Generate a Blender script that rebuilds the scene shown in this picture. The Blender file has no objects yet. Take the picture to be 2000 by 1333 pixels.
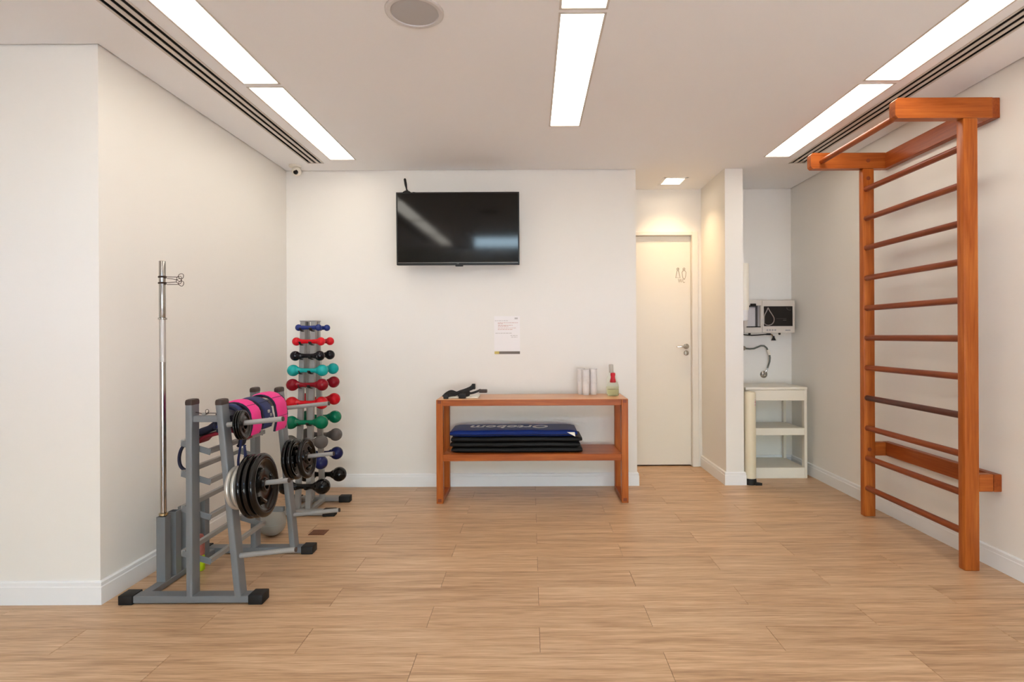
import bpy, bmesh, math, random
from mathutils import Vector, Matrix, Euler
C = bpy.context.scene.collection
S = bpy.context.scene
PI = math.pi
random.seed(7)

# ------------------------------------------------------------------ camera
cam_d = bpy.data.cameras.new('camera')
cam = bpy.data.objects.new('camera', cam_d)
C.objects.link(cam)
S.camera = cam
FPX = 1098.86
cam_d.sensor_width = 36.0
cam_d.lens = 36.0 * FPX / 2000.0
cam_d.shift_x = -37.03 / 2000.0
cam_d.shift_y = -10.49 / 2000.0
cam_d.clip_start = 0.05
ROLL = -0.005
cr, sr = math.cos(ROLL), math.sin(ROLL)
cam.matrix_world = Matrix(((cr, -sr, 0, 0), (0, 0, -1, 0), (sr, cr, 0, 1.2363), (0, 0, 0, 1)))

# ------------------------------------------------------------------ world: daylight sky seen through the clerestory
w = bpy.data.worlds.new('world')
S.world = w
w.use_nodes = True
wn = w.node_tree.nodes
bg = wn['Background']
sky = wn.new('ShaderNodeTexSky')
sky.sky_type = 'NISHITA'
sky.sun_disc = False
sky.sun_elevation = math.radians(42)
sky.sun_rotation = math.radians(60)
w.node_tree.links.new(sky.outputs[0], bg.inputs[0])
bg.inputs[1].default_value = 1.8
sun_d = bpy.data.lights.new('sun', 'SUN')
sun_d.energy = 76.0; sun_d.color = (1.0, 1.0, 1.0); sun_d.angle = math.radians(0.6)
sun = bpy.data.objects.new('sun', sun_d)
C.objects.link(sun)
sun.rotation_euler = (0, math.radians(48), 0)      # along the facade, not into the room: added to light the paving for bounce
PANEL_STRENGTH = 4.6
PANEL_COLOR = (1.0, 0.94, 0.83)
DOWNLIGHT_W = 9.0
S.view_settings.view_transform = 'Standard'
S.view_settings.look = 'None'
S.view_settings.gamma = 1.0
S.view_settings.use_curve_mapping = False
S.view_settings.exposure = 0.64

# ------------------------------------------------------------------ materials
def lin(c):
    return tuple(((v / 255) / 12.92 if v <= 10 else ((v / 255 + 0.055) / 1.055) ** 2.4) for v in c) + (1.0,)

def mat(name, rgb, rough=0.5, metal=0.0, spec=0.5, coat=0.0, trans=0.0, ior=1.45, bump=0.0, bscale=200.0, noise=0.0, nscale=30.0, stretch=(1, 1, 1)):
    m = bpy.data.materials.new(name)
    m.use_nodes = True
    n, l = m.node_tree.nodes, m.node_tree.links
    b = n['Principled BSDF']
    b.inputs['Base Color'].default_value = lin(rgb)
    b.inputs['Roughness'].default_value = rough
    b.inputs['Metallic'].default_value = metal
    b.inputs['Specular IOR Level'].default_value = spec
    b.inputs['Coat Weight'].default_value = coat
    b.inputs['Coat Roughness'].default_value = 0.08
    b.inputs['Transmission Weight'].default_value = trans
    b.inputs['IOR'].default_value = ior
    tc = n.new('ShaderNodeTexCoord')
    mp = n.new('ShaderNodeMapping')
    mp.inputs['Scale'].default_value = stretch
    l.new(tc.outputs['Object'], mp.inputs[0])
    if noise > 0:
        t = n.new('ShaderNodeTexNoise'); t.inputs['Scale'].default_value = nscale; t.inputs['Detail'].default_value = 4
        l.new(mp.outputs[0], t.inputs['Vector'])
        mx = n.new('ShaderNodeMixRGB'); mx.blend_type = 'MULTIPLY'; mx.inputs[0].default_value = noise
        mx.inputs[1].default_value = lin(rgb)
        l.new(t.outputs['Fac'], mx.inputs[2])
        l.new(mx.outputs[0], b.inputs['Base Color'])
    if bump > 0:
        t2 = n.new('ShaderNodeTexNoise'); t2.inputs['Scale'].default_value = bscale; t2.inputs['Detail'].default_value = 3
        l.new(mp.outputs[0], t2.inputs['Vector'])
        bp = n.new('ShaderNodeBump'); bp.inputs['Strength'].default_value = bump; bp.inputs['Distance'].default_value = 0.002
        l.new(t2.outputs['Fac'], bp.inputs['Height'])
        l.new(bp.outputs[0], b.inputs['Normal'])
    return m

def wood(name, dark, mid, light, axis=0, rough=0.35, fine=1.0, per_object=0.0, along=1.0, coat=0.0, WT=(0.5, 0.28, 0.22), spec=0.5):
    """Straight grained timber: noise stretched along one axis of the object."""
    m = bpy.data.materials.new(name)
    m.use_nodes = True
    n, l = m.node_tree.nodes, m.node_tree.links
    b = n['Principled BSDF']
    tc = n.new('ShaderNodeTexCoord')
    oi = n.new('ShaderNodeObjectInfo')
    mul = n.new('ShaderNodeVectorMath'); mul.operation = 'SCALE'
    mul.inputs[0].default_value = (37.0, 53.0, 19.0)
    l.new(oi.outputs['Random'], mul.inputs['Scale'])
    add = n.new('ShaderNodeVectorMath'); add.operation = 'ADD'
    l.new(tc.outputs['Object'], add.inputs[0]); l.new(mul.outputs[0], add.inputs[1])
    def noise(sa, sc, det, dist=0.0):
        mp = n.new('ShaderNodeMapping')
        s = [sc, sc, sc]; s[axis] = sa
        mp.inputs['Scale'].default_value = s
        l.new(add.outputs[0], mp.inputs[0])
        t = n.new('ShaderNodeTexNoise'); t.inputs['Scale'].default_value = 1.0
        t.inputs['Detail'].default_value = det; t.inputs['Roughness'].default_value = 0.6
        t.inputs['Distortion'].default_value = dist
        l.new(mp.outputs[0], t.inputs['Vector'])
        return t
    a1 = noise(1.6 * along, 22 * fine, 5, 0.6)
    a2 = noise(5.0 * along, 120 * fine, 3)
    a3 = noise(0.7 * along, 7 * fine, 2, 1.2)
    mx = n.new('ShaderNodeMath'); mx.operation = 'MULTIPLY_ADD'; mx.inputs[1].default_value = WT[0]
    l.new(a1.outputs['Fac'], mx.inputs[0])
    m2 = n.new('ShaderNodeMath'); m2.operation = 'MULTIPLY_ADD'; m2.inputs[1].default_value = WT[1]; m2.inputs[2].default_value = 0.0
    l.new(a2.outputs['Fac'], m2.inputs[0]); l.new(m2.outputs[0], mx.inputs[2])
    m3 = n.new('ShaderNodeMath'); m3.operation = 'MULTIPLY_ADD'; m3.inputs[1].default_value = WT[2]
    l.new(a3.outputs['Fac'], m3.inputs[0]); l.new(mx.outputs[0], m3.inputs[2])
    cr_ = n.new('ShaderNodeValToRGB')
    e = cr_.color_ramp.elements
    e[0].position = 0.36; e[0].color = lin(dark)
    e[1].position = 0.64; e[1].color = lin(light)
    k = e.new(0.5); k.color = lin(mid)
    l.new(m3.outputs[0], cr_.inputs[0])
    col = cr_.outputs[0]
    if per_object > 0:
        mr = n.new('ShaderNodeMapRange'); mr.inputs['To Min'].default_value = 1 - per_object; mr.inputs['To Max'].default_value = 1 + per_object
        l.new(oi.outputs['Random'], mr.inputs['Value'])
        sc = n.new('ShaderNodeVectorMath'); sc.operation = 'SCALE'
        l.new(col, sc.inputs[0]); l.new(mr.outputs[0], sc.inputs['Scale'])
        col = sc.outputs[0]
    l.new(col, b.inputs['Base Color'])
    b.inputs['Roughness'].default_value = rough
    b.inputs['Coat Weight'].default_value = coat
    b.inputs['Specular IOR Level'].default_value = spec
    b.inputs['Coat Roughness'].default_value = 0.12
    bp = n.new('ShaderNodeBump'); bp.inputs['Strength'].default_value = 0.12; bp.inputs['Distance'].default_value = 0.001
    l.new(a2.outputs['Fac'], bp.inputs['Height']); l.new(bp.outputs[0], b.inputs['Normal'])
    return m

def emit(name, color, strength):
    m = bpy.data.materials.new(name)
    m.use_nodes = True
    n, l = m.node_tree.nodes, m.node_tree.links
    n.remove(n['Principled BSDF'])
    e = n.new('ShaderNodeEmission')
    e.inputs[0].default_value = tuple(color) + (1.0,)
    e.inputs[1].default_value = strength
    l.new(e.outputs[0], n['Material Output'].inputs[0])
    return m

M_WALL = mat('wall_paint', (244, 239, 231), 0.85, spec=0.25, bump=0.05, bscale=90, stretch=(3, 3, 0.6))
M_CEIL = mat('ceiling_paint', (249, 247, 246), 0.9, spec=0.2)
M_BASE = mat('white_baseboard', (246, 245, 243), 0.4, spec=0.4)
M_DOORW = mat('white_door_lacquer', (236, 228, 214), 0.45)
M_FRAMEW = mat('warm_white_door_frame', (238, 230, 218), 0.45)
M_FLOOR = wood('vinyl_oak_plank', (160, 122, 88), (202, 163, 124), (228, 196, 160), 0, rough=0.38, fine=1.6, along=1.3, per_object=0.045, WT=(0.34, 0.42, 0.24))
M_BOUNCE = mat('pale_concrete_paving', (190, 190, 190), 0.9, noise=0.3, nscale=2)
M_SUB = mat('dark_joint', (96, 66, 44), 0.8)
M_WX = wood('orange_wood_along_x', (140, 64, 20), (170, 87, 34), (192, 108, 48), 0, rough=0.34, spec=0.25)
M_WY = wood('orange_wood_along_y', (128, 54, 18), (154, 72, 26), (176, 90, 36), 1, rough=0.32, spec=0.3)
M_WZ = wood('orange_wood_along_z', (144, 66, 20), (173, 90, 34), (196, 112, 48), 2, rough=0.34, spec=0.25)
M_RUNG = wood('dark_orange_rung_wood', (108, 42, 16), (132, 57, 22), (156, 76, 31), 1, rough=0.3, spec=0.35)
M_WDK = wood('dark_walnut_rung', (60, 20, 14), (76, 28, 20), (92, 38, 26), 1, rough=0.32)
M_PLUG = mat('end_grain_plug', (130, 58, 26), 0.5)
M_BSHEEN = wood('bench_top_wood', (200, 132, 80), (220, 156, 104), (232, 176, 126), 0, rough=0.28)  # paler than the bench wood: reflected light painted into the colour
M_GREY = mat('grey_powder_coat', (124, 127, 130), 0.4, metal=0.15, bump=0.03)
M_GREYW = mat('warm_grey_powder_coat', (160, 158, 154), 0.4, metal=0.2)
M_CAP = mat('dark_brown_plastic_cap', (62, 48, 42), 0.5)
M_FOOT = mat('black_rubber_foot', (22, 21, 21), 0.6, bump=0.1)
M_BLACK = mat('black_rubber_coating', (7, 6, 6), 0.13, spec=0.40)
M_CHROME = mat('chrome_steel', (178, 175, 170), 0.16, metal=1.0)
M_KNURL = mat('knurled_steel', (206, 203, 198), 0.38, metal=1.0, bump=0.6, bscale=900)
M_BRASS = mat('brass_collar', (190, 174, 140), 0.25, metal=1.0)
M_SILVER = mat('silver_painted_iron', (196, 192, 184), 0.35, metal=0.6)
M_WIRE = mat('dark_spring_wire', (74, 60, 52), 0.35, metal=0.8)
M_PINK = mat('pink_nylon', (238, 52, 140), 0.6, bump=0.25, bscale=500)
M_NAVY = mat('navy_nylon', (34, 44, 92), 0.6, bump=0.25, bscale=500)
M_NAVYD = mat('dark_navy_nylon', (20, 22, 46), 0.65, bump=0.25, bscale=500)
M_BURG = mat('burgundy_nylon', (128, 22, 40), 0.6, bump=0.2, bscale=500)
M_TV = mat('black_tv_plastic', (16, 14, 14), 0.35)
M_SCREEN = mat('glossy_tv_screen', (4, 4, 4), 0.07, spec=0.5)
M_LIP = mat('tv_silver_lip', (150, 145, 140), 0.3, metal=0.7)
M_PAPER = mat('white_paper', (248, 243, 240), 0.8)
M_REDINK = mat('faded_red_ink', (226, 196, 188), 0.8)
M_GREYINK = mat('faded_grey_ink', (206, 198, 192), 0.8)
M_BAND = mat('grey_printed_band', (122, 113, 104), 0.7)
M_YEL = mat('yellow_print', (212, 192, 110), 0.7)
M_MATBLUE = mat('blue_vinyl', (18, 42, 112), 0.36, spec=0.12, bump=0.3, bscale=14)
M_MATBLK = mat('black_vinyl', (18, 18, 18), 0.5, spec=0.25, bump=0.3, bscale=20)
M_WHITEINK = mat('white_print', (248, 248, 250), 0.6)
M_WPLAST = mat('white_plastic', (241, 233, 217), 0.35)
M_CREAM = mat('cream_plastic', (236, 224, 196), 0.4)
M_CUP = mat('frosted_white_cup', (242, 238, 234), 0.35, trans=0.15)
M_CLEAR = mat('clear_bottle_plastic', (250, 253, 248), 0.03, trans=1.0, ior=1.06)
M_LIQ = mat('yellowish_liquid', (252, 250, 226), 0.03, trans=1.0, ior=1.08)
M_RED = mat('red_plastic', (200, 20, 40), 0.35)
M_GREYCAP = mat('pale_grey_plastic', (190, 184, 172), 0.4)
M_PURI = mat('beige_grey_plastic', (214, 204, 192), 0.4)
M_PURIGREY = mat('grey_recess_plastic', (158, 152, 150), 0.45)
M_PANEL = mat('black_glossy_panel', (18, 14, 14), 0.2)
M_SILVINK = mat('silver_print', (150, 140, 134), 0.4)
M_CUPPLATE = mat('light_grey_plastic', (206, 200, 198), 0.4)
M_DIMINK = mat('dim_grey_print', (92, 86, 82), 0.5)
M_CABLE = mat('black_cable', (18, 17, 17), 0.5)
M_HOSE = mat('grey_braided_hose', (112, 116, 108), 0.35, metal=0.5, bump=0.5, bscale=600)
M_GRILLE = mat('grey_speaker_grille', (188, 184, 182), 0.7, bump=0.3, bscale=700)
M_RIM = mat('light_speaker_rim', (216, 210, 206), 0.5)
M_SLOT = mat('dark_duct', (22, 17, 14), 0.8)
M_OUTLET = mat('brown_outlet_cover', (112, 68, 44), 0.45)
M_NEON = mat('neon_green_plastic', (186, 214, 20), 0.4)
M_CORAL = mat('coral_patterned_plastic', (190, 110, 98), 0.5, noise=0.5, nscale=60)
M_BALL = mat('grey_rubber_ball', (150, 146, 138), 0.4)
M_LENS = mat('black_lens', (16, 12, 10), 0.15)
M_LIGHTFRAME = mat('white_light_frame', (214, 205, 195), 0.5)
M_PANELLIGHT = emit('lit_diffuser', PANEL_COLOR, PANEL_STRENGTH)
M_DOWN = emit('lit_downlight_lens', (1.0, 0.86, 0.66), 14.0)
M_SIGN = mat('brushed_sign_metal', (176, 158, 132), 0.5, metal=0.3)

# ------------------------------------------------------------------ mesh helpers
class MB:
    """Collects shapes in world coordinates; build() links them as ONE mesh object."""
    def __init__(self):
        self.v, self.f = [], []
    def add(self, vs, fs):
        o = len(self.v)
        self.v += [Vector(p) for p in vs]
        self.f += [[i + o for i in f] for f in fs]
        return self
    def box(self, x0, x1, y0, y1, z0, z1, b=0.0, seg=1, mtx=None):
        bm = bmesh.new()
        bmesh.ops.create_cube(bm, size=1.0)
        for q in bm.verts:
            q.co = Vector(((x0 + x1) / 2 + q.co.x * (x1 - x0), (y0 + y1) / 2 + q.co.y * (y1 - y0), (z0 + z1) / 2 + q.co.z * (z1 - z0)))
        if b > 0:
            bmesh.ops.bevel(bm, geom=bm.edges[:], offset=b, segments=seg, profile=0.5, affect='EDGES')
        self.addbm(bm, mtx)
        return self
    def addbm(self, bm, mtx=None):
        bm.verts.index_update()
        vs = [(mtx @ q.co if mtx else q.co.copy()) for q in bm.verts]
        fs = [[q.index for q in f.verts] for f in bm.faces]
        bm.free()
        self.add(vs, fs)
    def hexa(self, bot, top):
        """Solid between two quads (each four points, same winding, counter-clockwise seen from the top)."""
        self.add(list(bot) + list(top), [[3, 2, 1, 0], [4, 5, 6, 7], [0, 1, 5, 4], [1, 2, 6, 5], [2, 3, 7, 6], [3, 0, 4, 7]])
        return self
    def bar(self, p0, p1, wx, wy, b=0.003, up=(0, 0, 1)):
        """Rectangular bar from p0 to p1; wx across 'side', wy along 'up'."""
        p0, p1 = Vector(p0), Vector(p1)
        d = (p1 - p0); L = d.length; d.normalize()
        u = Vector(up); s = d.cross(u).normalized(); u = s.cross(d)
        m = Matrix((( s.x, d.x, u.x, p0.x), (s.y, d.y, u.y, p0.y), (s.z, d.z, u.z, p0.z), (0, 0, 0, 1)))
        self.box(-wx / 2, wx / 2, 0, L, -wy / 2, wy / 2, b, 2 if b > 0.004 else 1, m)
        return self
    def sweep(self, pts, r, seg=10, closed=False, flat=None, up=None):
        """Tube along points; r may be a list; flat=(half width, half thickness) makes a ribbon, width along 'up'."""
        P = [Vector(p) for p in pts]
        n = len(P)
        R = r if isinstance(r, (list, tuple)) else [r] * n
        T = []
        for i in range(n):
            a = P[(i - 1) % n] if (closed or i > 0) else P[i]
            c = P[(i + 1) % n] if (closed or i < n - 1) else P[i]
            T.append((c - a).normalized())
        ref = Vector(up) if up else (Vector((0, 0, 1)) if abs(T[0].z) < 0.9 else Vector((1, 0, 0)))
        N = []
        for i in range(n):
            if up:
                q = Vector(up)
            else:
                q = N[-1] if N else ref
            q = q - T[i] * q.dot(T[i])
            if q.length < 1e-6:
                q = T[i].orthogonal()
            N.append(q.normalized())
        vs, fs = [], []
        for i in range(n):
            B = T[i].cross(N[i])
            for k in range(seg):
                a = 2 * PI * k / seg
                if flat:
                    ca, sa = math.cos(a), math.sin(a)
                    ca = math.copysign(abs(ca) ** 0.45, ca); sa = math.copysign(abs(sa) ** 0.45, sa)
                    vs.append(P[i] + N[i] * (ca * flat[0]) + B * (sa * flat[1]))
                else:
                    vs.append(P[i] + (N[i] * math.cos(a) + B * math.sin(a)) * R[i])
        m = n if closed else n - 1
        for i in range(m):
            j = (i + 1) % n
            for k in range(seg):
                k2 = (k + 1) % seg
                fs.append([i * seg + k, i * seg + k2, j * seg + k2, j * seg + k])
        if not closed:
            fs.append([k for k in range(seg)][::-1])
            fs.append([(n - 1) * seg + k for k in range(seg)])
        self.add(vs, fs)
        return self
    def tube(self, p0, p1, r, seg=14, r1=None, rb=0.0):
        p0, p1 = Vector(p0), Vector(p1)
        r1 = r if r1 is None else r1
        if rb > 0:
            d = (p1 - p0).normalized() * rb
            return self.sweep([p0, p0 + d * 0.3, p0 + d, p1 - d, p1 - d * 0.3, p1], [r - rb, r - rb * 0.3, r, r1, r1 - rb * 0.3, r1 - rb], seg)
        return self.sweep([p0, p1], [r, r1], seg)
    def lathe(self, prof, c, axis='Z', seg=24, closed=False, sx=1.0, sy=1.0):
        """Revolve (radius, height) pairs around an axis through c."""
        c = Vector(c)
        vs, fs = [], []
        n = len(prof)
        for i in range(n):
            r, h = prof[i]
            for k in range(seg):
                a = 2 * PI * k / seg
                x, y = r * math.cos(a) * sx, r * math.sin(a) * sy
                p = {'Z': (x, y, h), 'X': (h, x, y), 'Y': (y, h, x)}[axis]
                vs.append(c + Vector(p))
        m = n if closed else n - 1
        for i in range(m):
            j = (i + 1) % n
            for k in range(seg):
                k2 = (k + 1) % seg
                fs.append([i * seg + k, i * seg + k2, j * seg + k2, j * seg + k])
        if not closed:
            if prof[0][0] > 1e-6: fs.append([k for k in range(seg)][::-1])
            if prof[-1][0] > 1e-6: fs.append([(n - 1) * seg + k for k in range(seg)])
        self.add(vs, fs)
        return self
    def ball(self, c, r, seg=20, rings=12, sz=1.0):
        prof = [(max(r * math.sin(PI * i / rings), 1e-5), -r * sz * math.cos(PI * i / rings)) for i in range(rings + 1)]
        return self.lathe(prof, c, 'Z', seg)
    def prism(self, poly, y0, y1, axis='Y'):
        """Extrude a 2-D outline. axis Y: (x,z) outline; axis Z: (x,y); axis X: (y,z)."""
        n = len(poly)
        def p(a, b, t):
            return {'Y': (a, t, b), 'Z': (a, b, t), 'X': (t, a, b)}[axis]
        vs = [p(a, b, y0) for a, b in poly] + [p(a, b, y1) for a, b in poly]
        fs = [list(range(n))[::-1], [n + i for i in range(n)]]
        for i in range(n):
            j = (i + 1) % n
            fs.append([i, j, n + j, n + i])
        self.add(vs, fs)
        return self
    def ring(self, c, R, r, axis='Y', seg=24, ts=8):
        c = Vector(c)
        pts = []
        for i in range(seg):
            a = 2 * PI * i / seg
            x, y = R * math.cos(a), R * math.sin(a)
            pts.append(c + Vector({'Y': (x, 0, y), 'X': (0, x, y), 'Z': (x, y, 0)}[axis]))
        return self.sweep(pts, r, ts, closed=True)
    def build(self, name, m, parent=None, origin=None, smooth=35, label=None):
        if parent is not None:
            off = world_loc(parent)
        elif origin is not None:
            off = Vector(origin)
        else:
            xs = [p.x for p in self.v]; ys = [p.y for p in self.v]; zs = [p.z for p in self.v]
            off = Vector(((min(xs) + max(xs)) / 2, (min(ys) + max(ys)) / 2, min(zs)))
        me = bpy.data.meshes.new(name)
        me.from_pydata([tuple(p - off) for p in self.v], [], self.f)
        bm = bmesh.new(); bm.from_mesh(me)
        bmesh.ops.recalc_face_normals(bm, faces=bm.faces[:])
        bm.to_mesh(me); bm.free()
        if smooth:
            me.polygons.foreach_set('use_smooth', [True] * len(me.polygons))
            me.set_sharp_from_angle(angle=math.radians(smooth))
        me.materials.append(m)
        o = bpy.data.objects.new(name, me)
        C.objects.link(o)
        if parent is not None:
            o.parent = parent
        else:
            o.location = off
        if label: o['label'] = label
        return o

def world_loc(o):
    v = Vector(o.location)
    while o.parent is not None:
        o = o.parent
        v += Vector(o.location)
    return v

def tag(o, label, cat, group=None):
    o['label'] = label; o['category'] = cat
    if group: o['group'] = group
    return o

def thing(name, loc, label, cat, group=None):
    o = bpy.data.objects.new(name, None)
    o.empty_display_size = 0.05
    C.objects.link(o)
    o.location = loc
    return tag(o, label, cat, group)

def struct(o):
    o['kind'] = 'structure'
    return o

def dup(root, loc, label=None, group=None, rot=None, scale=None):
    r = root.copy(); C.objects.link(r); r.location = loc
    if label: r['label'] = label
    if group: r['group'] = group
    if rot is not None: r.rotation_euler = rot
    if scale is not None: r.scale = scale
    for ch in list(root.children):
        c = ch.copy(); C.objects.link(c); c.parent = r
        for g in ch.children:
            d = g.copy(); C.objects.link(d); d.parent = c
    return r

def text_mb(body, size, mtx, extrude=0.0004, shear=0.0, bold=0.0, width=None):
    cu = bpy.data.curves.new('text', 'FONT')
    cu.body = body; cu.size = size; cu.extrude = extrude; cu.shear = shear; cu.offset = bold
    cu.align_x = 'CENTER'; cu.align_y = 'CENTER'; cu.resolution_u = 3
    o = bpy.data.objects.new('text', cu)
    C.objects.link(o)
    dg = bpy.context.evaluated_depsgraph_get()
    me = bpy.data.meshes.new_from_object(o.evaluated_get(dg))
    sx = 1.0
    if width:
        xs = [v.co.x for v in me.vertices]
        sx = width / max(max(xs) - min(xs), 1e-6)
    mb = MB()
    mb.add([mtx @ Vector((v.co.x * sx, v.co.y, v.co.z)) for v in me.vertices], [list(p.vertices) for p in me.polygons])
    bpy.data.objects.remove(o); bpy.data.meshes.remove(me); bpy.data.curves.remove(cu)
    return mb

def facing(x, y, z):
    """Matrix for print that stands upright and faces the camera side (-Y)."""
    return Matrix.Translation((x, y, z)) @ Matrix.Rotation(PI / 2, 4, 'X')

# ------------------------------------------------------------------ room shell
XL, XR, YN, YB, YD, H = -2.007, 2.4428, 2.6156, 4.6265, 5.277, 2.6
XE, XP, XP2, XA = 0.867, 1.600, 1.7473, 0.55
XFAR, YREAR, HR = -4.5, -3.2, 3.48
ZT = 2.80

def wallbox(name, x0, x1, y0, y1, z0=0.0, z1=ZT):
    return struct(MB().box(x0, x1, y0, y1, z0, z1).build(name, M_WALL, smooth=None))

wallbox('wall_left', XL - 0.12, XL, YN + 0.12, YB + 0.12)
wallbox('wall_near', XFAR, XL, YN, YN + 0.12)
wallbox('wall_back', XL, XE, YB, YB + 0.12)
wallbox('wall_alcove', XA - 0.12, XA, YB + 0.12, YD)
wallbox('wall_partition', XP, XP2, YB, YD)
wallbox('wall_right', XR, XR + 0.12, YREAR, YD, 0, HR + 0.04)
wallbox('wall_far', XFAR - 0.12, XFAR, YREAR, YN + 0.12, 0, HR + 0.04)
# the wall with the door opening: left strip, right strip, head
DX0, DX1, DZ = 0.690, 1.510, 2.170
wd = MB()
wd.box(XA - 0.12, DX0, YD, YD + 0.12, 0, ZT)
wd.box(DX1, XR + 0.12, YD, YD + 0.12, 0, ZT)
wd.box(DX0, DX1, YD, YD + 0.12, DZ, ZT)
struct(wd.build('wall_deep', M_WALL, smooth=None))
# rear wall with a clerestory window (behind the camera)
WZ0, WZ1, WX0, WX1 = 2.80, 3.32, -1.75, 2.3
QX0, QX1, QZ0, QZ1 = -1.2, 2.25, 0.10, 1.20
wr = MB()
wr.box(XFAR - 0.12, XR + 0.12, YREAR - 0.15, YREAR, -0.06, QZ0)
wr.box(XFAR - 0.12, XR + 0.12, YREAR - 0.15, YREAR, QZ1, WZ0)
wr.box(XFAR - 0.12, XR + 0.12, YREAR - 0.15, YREAR, WZ1, HR + 0.04)
wr.box(XFAR - 0.12, WX0, YREAR - 0.15, YREAR, WZ0, WZ1)
wr.box(WX1, XR + 0.12, YREAR - 0.15, YREAR, WZ0, WZ1)
wr.box(XFAR - 0.12, QX0, YREAR - 0.15, YREAR, QZ0, QZ1)
wr.box(QX1, XR + 0.12, YREAR - 0.15, YREAR, QZ0, QZ1)
struct(wr.build('wall_rear', M_WALL, smooth=None))
def window(name, x0, x1, z0, z1, n):
    wf = MB()
    for k in range(n + 1):
        a = x0 + (x1 - x0 - 0.04) * k / n
        wf.box(a, a + 0.04, YREAR - 0.10, YREAR - 0.05, z0, z1)
    wf.box(x0, x1, YREAR - 0.10, YREAR - 0.05, z0, z0 + 0.04).box(x0, x1, YREAR - 0.10, YREAR - 0.05, z1 - 0.04, z1)
    return struct(wf.build(name, M_BASE, smooth=None))
window('window_1', WX0, WX1, WZ0, WZ1, 2)
window('window_2', QX0, QX1, QZ0, QZ1, 4)  # low window added to let light from the paving reach the ceiling
struct(MB().box(-30, 30, -40, YREAR - 0.15, -0.25, -0.05).build('ground', M_BOUNCE, smooth=None))  # unseen paving added to bounce daylight up to the ceiling
wallbox('wall_beyond', XA - 0.12, XP + 0.2, YD + 0.12, YD + 0.16, -0.06)  # unseen slab added to stop light leaking in under the door

# ceiling with openings for the fixtures; a hair short of the walls (shadow gap)
G = 0.007
LIGHTS = []   # x0, x1, y0, y1
for y0, y1 in ((3.070, 4.332), (1.760, 3.026), (0.450, 1.716), (-0.86, 0.406)):
    LIGHTS.append((-1.5385, -1.3465, y0, y1, 'left'))
for y0, y1 in ((2.378, 3.658), (1.066, 2.344)):
    LIGHTS.append((0.130, 0.322, y0, y1, 'centre'))
for y0, y1 in ((3.064, 4.312), (1.76, 3.022)):
    LIGHTS.append((1.796, 1.988, y0, y1, 'right'))
SLOTS = [(-1.742, -1.622, -0.6, 4.408), (2.062, 2.182, 0.75, 4.466)]
SPK = (-0.482, 2.362)
DL = (1.160, 1.368, 4.868, 5.104)
holes = [(a, b, c, d) for a, b, c, d, _ in LIGHTS] + list(SLOTS) + [DL]
areas = [(XFAR + G, -1.0, -1.2, YN - G), (-1.0, XR - G, 0.6, YN - G), (XL + G, XR - G, YN - G, YB - G),
         (XE + G, XP - G, YB - G, YD - G), (XA + G, XE + G, YB + 0.12 + G, YD - G), (XP2 + G, XR - G, YB - G, YD - G), (XP - G, XP2 + G, YB - G, YB - G)]
xs = sorted({v for r in holes + areas for v in r[:2]})
ys = sorted({v for r in holes + areas for v in r[2:]})
cb = MB()
for i in range(len(xs) - 1):
    for j in range(len(ys) - 1):
        mx, my = (xs[i] + xs[i + 1]) / 2, (ys[j] + ys[j + 1]) / 2
        if any(a < mx < b and c < my < d for a, b, c, d in areas) and not any(a < mx < b and c < my < d for a, b, c, d in holes):
            cb.add([(xs[i], ys[j], H), (xs[i + 1], ys[j], H), (xs[i + 1], ys[j + 1], H), (xs[i], ys[j + 1], H)], [[0, 3, 2, 1]])
cb.box(XFAR, XR, -1.2, YN, 2.76, 2.80)  # unseen cover slabs added above to block outside light through the openings
cb.box(XL - 0.12, XR + 0.12, YN, YD + 0.12, 2.76, 2.80)
struct(cb.build('ceiling', M_CEIL, smooth=None))
hc = MB()
hc.box(XFAR - 0.12, XR + 0.12, YREAR - 0.15, 0.72, HR, HR + 0.06)                    # unseen raised ceiling behind the camera, shaped so the television reflects the clerestory
hc.box(-1.0, XR, 0.60, 0.62, H, HR)                                                     # riser over the centre
hc.box(XFAR, -1.0, -1.2, -1.18, H, HR)
hc.box(-1.02, -1.0, -1.2, 0.62, H, HR)
struct(hc.build('ceiling_raised', M_CEIL, smooth=None))

# ------------------------------------------------------------------ floor of vinyl planks
floor = struct(MB().box(XFAR, XR, YREAR, YD + 0.12, -0.06, -0.003).build('floor', M_SUB, origin=(0, 0, 0), smooth=None))
rf = MB().box(XFAR, XR, YREAR, 1.0505, -0.004, 0.0)
struct(rf.build('floor_rear', M_FLOOR, origin=(0, 0, 0), smooth=None))
P0, PH, PL, GAP = 2.1937, 0.1905, 0.959, 0.0007
plank_cache = {}
def plank(x0, x1, y0, y1):
    key = (round(x1 - x0, 4), round(y1 - y0, 4))
    if key not in plank_cache:
        a, b = (x1 - x0) / 2 - GAP, (y1 - y0) / 2 - GAP
        c = 0.0008
        mb = MB()
        mb.add([(-a, -b, -0.004), (a, -b, -0.004), (a, b, -0.004), (-a, b, -0.004), (-a, -b, -c), (a, -b, -c), (a, b, -c), (-a, b, -c),
                (-a + c, -b + c, 0), (a - c, -b + c, 0), (a - c, b - c, 0), (-a + c, b - c, 0)],
               [[0, 1, 5, 4], [1, 2, 6, 5], [2, 3, 7, 6], [3, 0, 4, 7], [4, 5, 9, 8], [5, 6, 10, 9], [6, 7, 11, 10], [7, 4, 8, 11], [8, 9, 10, 11]])
        o = mb.build('plank', M_FLOOR, floor, smooth=None)
        plank_cache[key] = o
    else:
        o = plank_cache[key].copy()
        C.objects.link(o)
    o.location = ((x0 + x1) / 2, (y0 + y1) / 2, 0)
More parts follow.
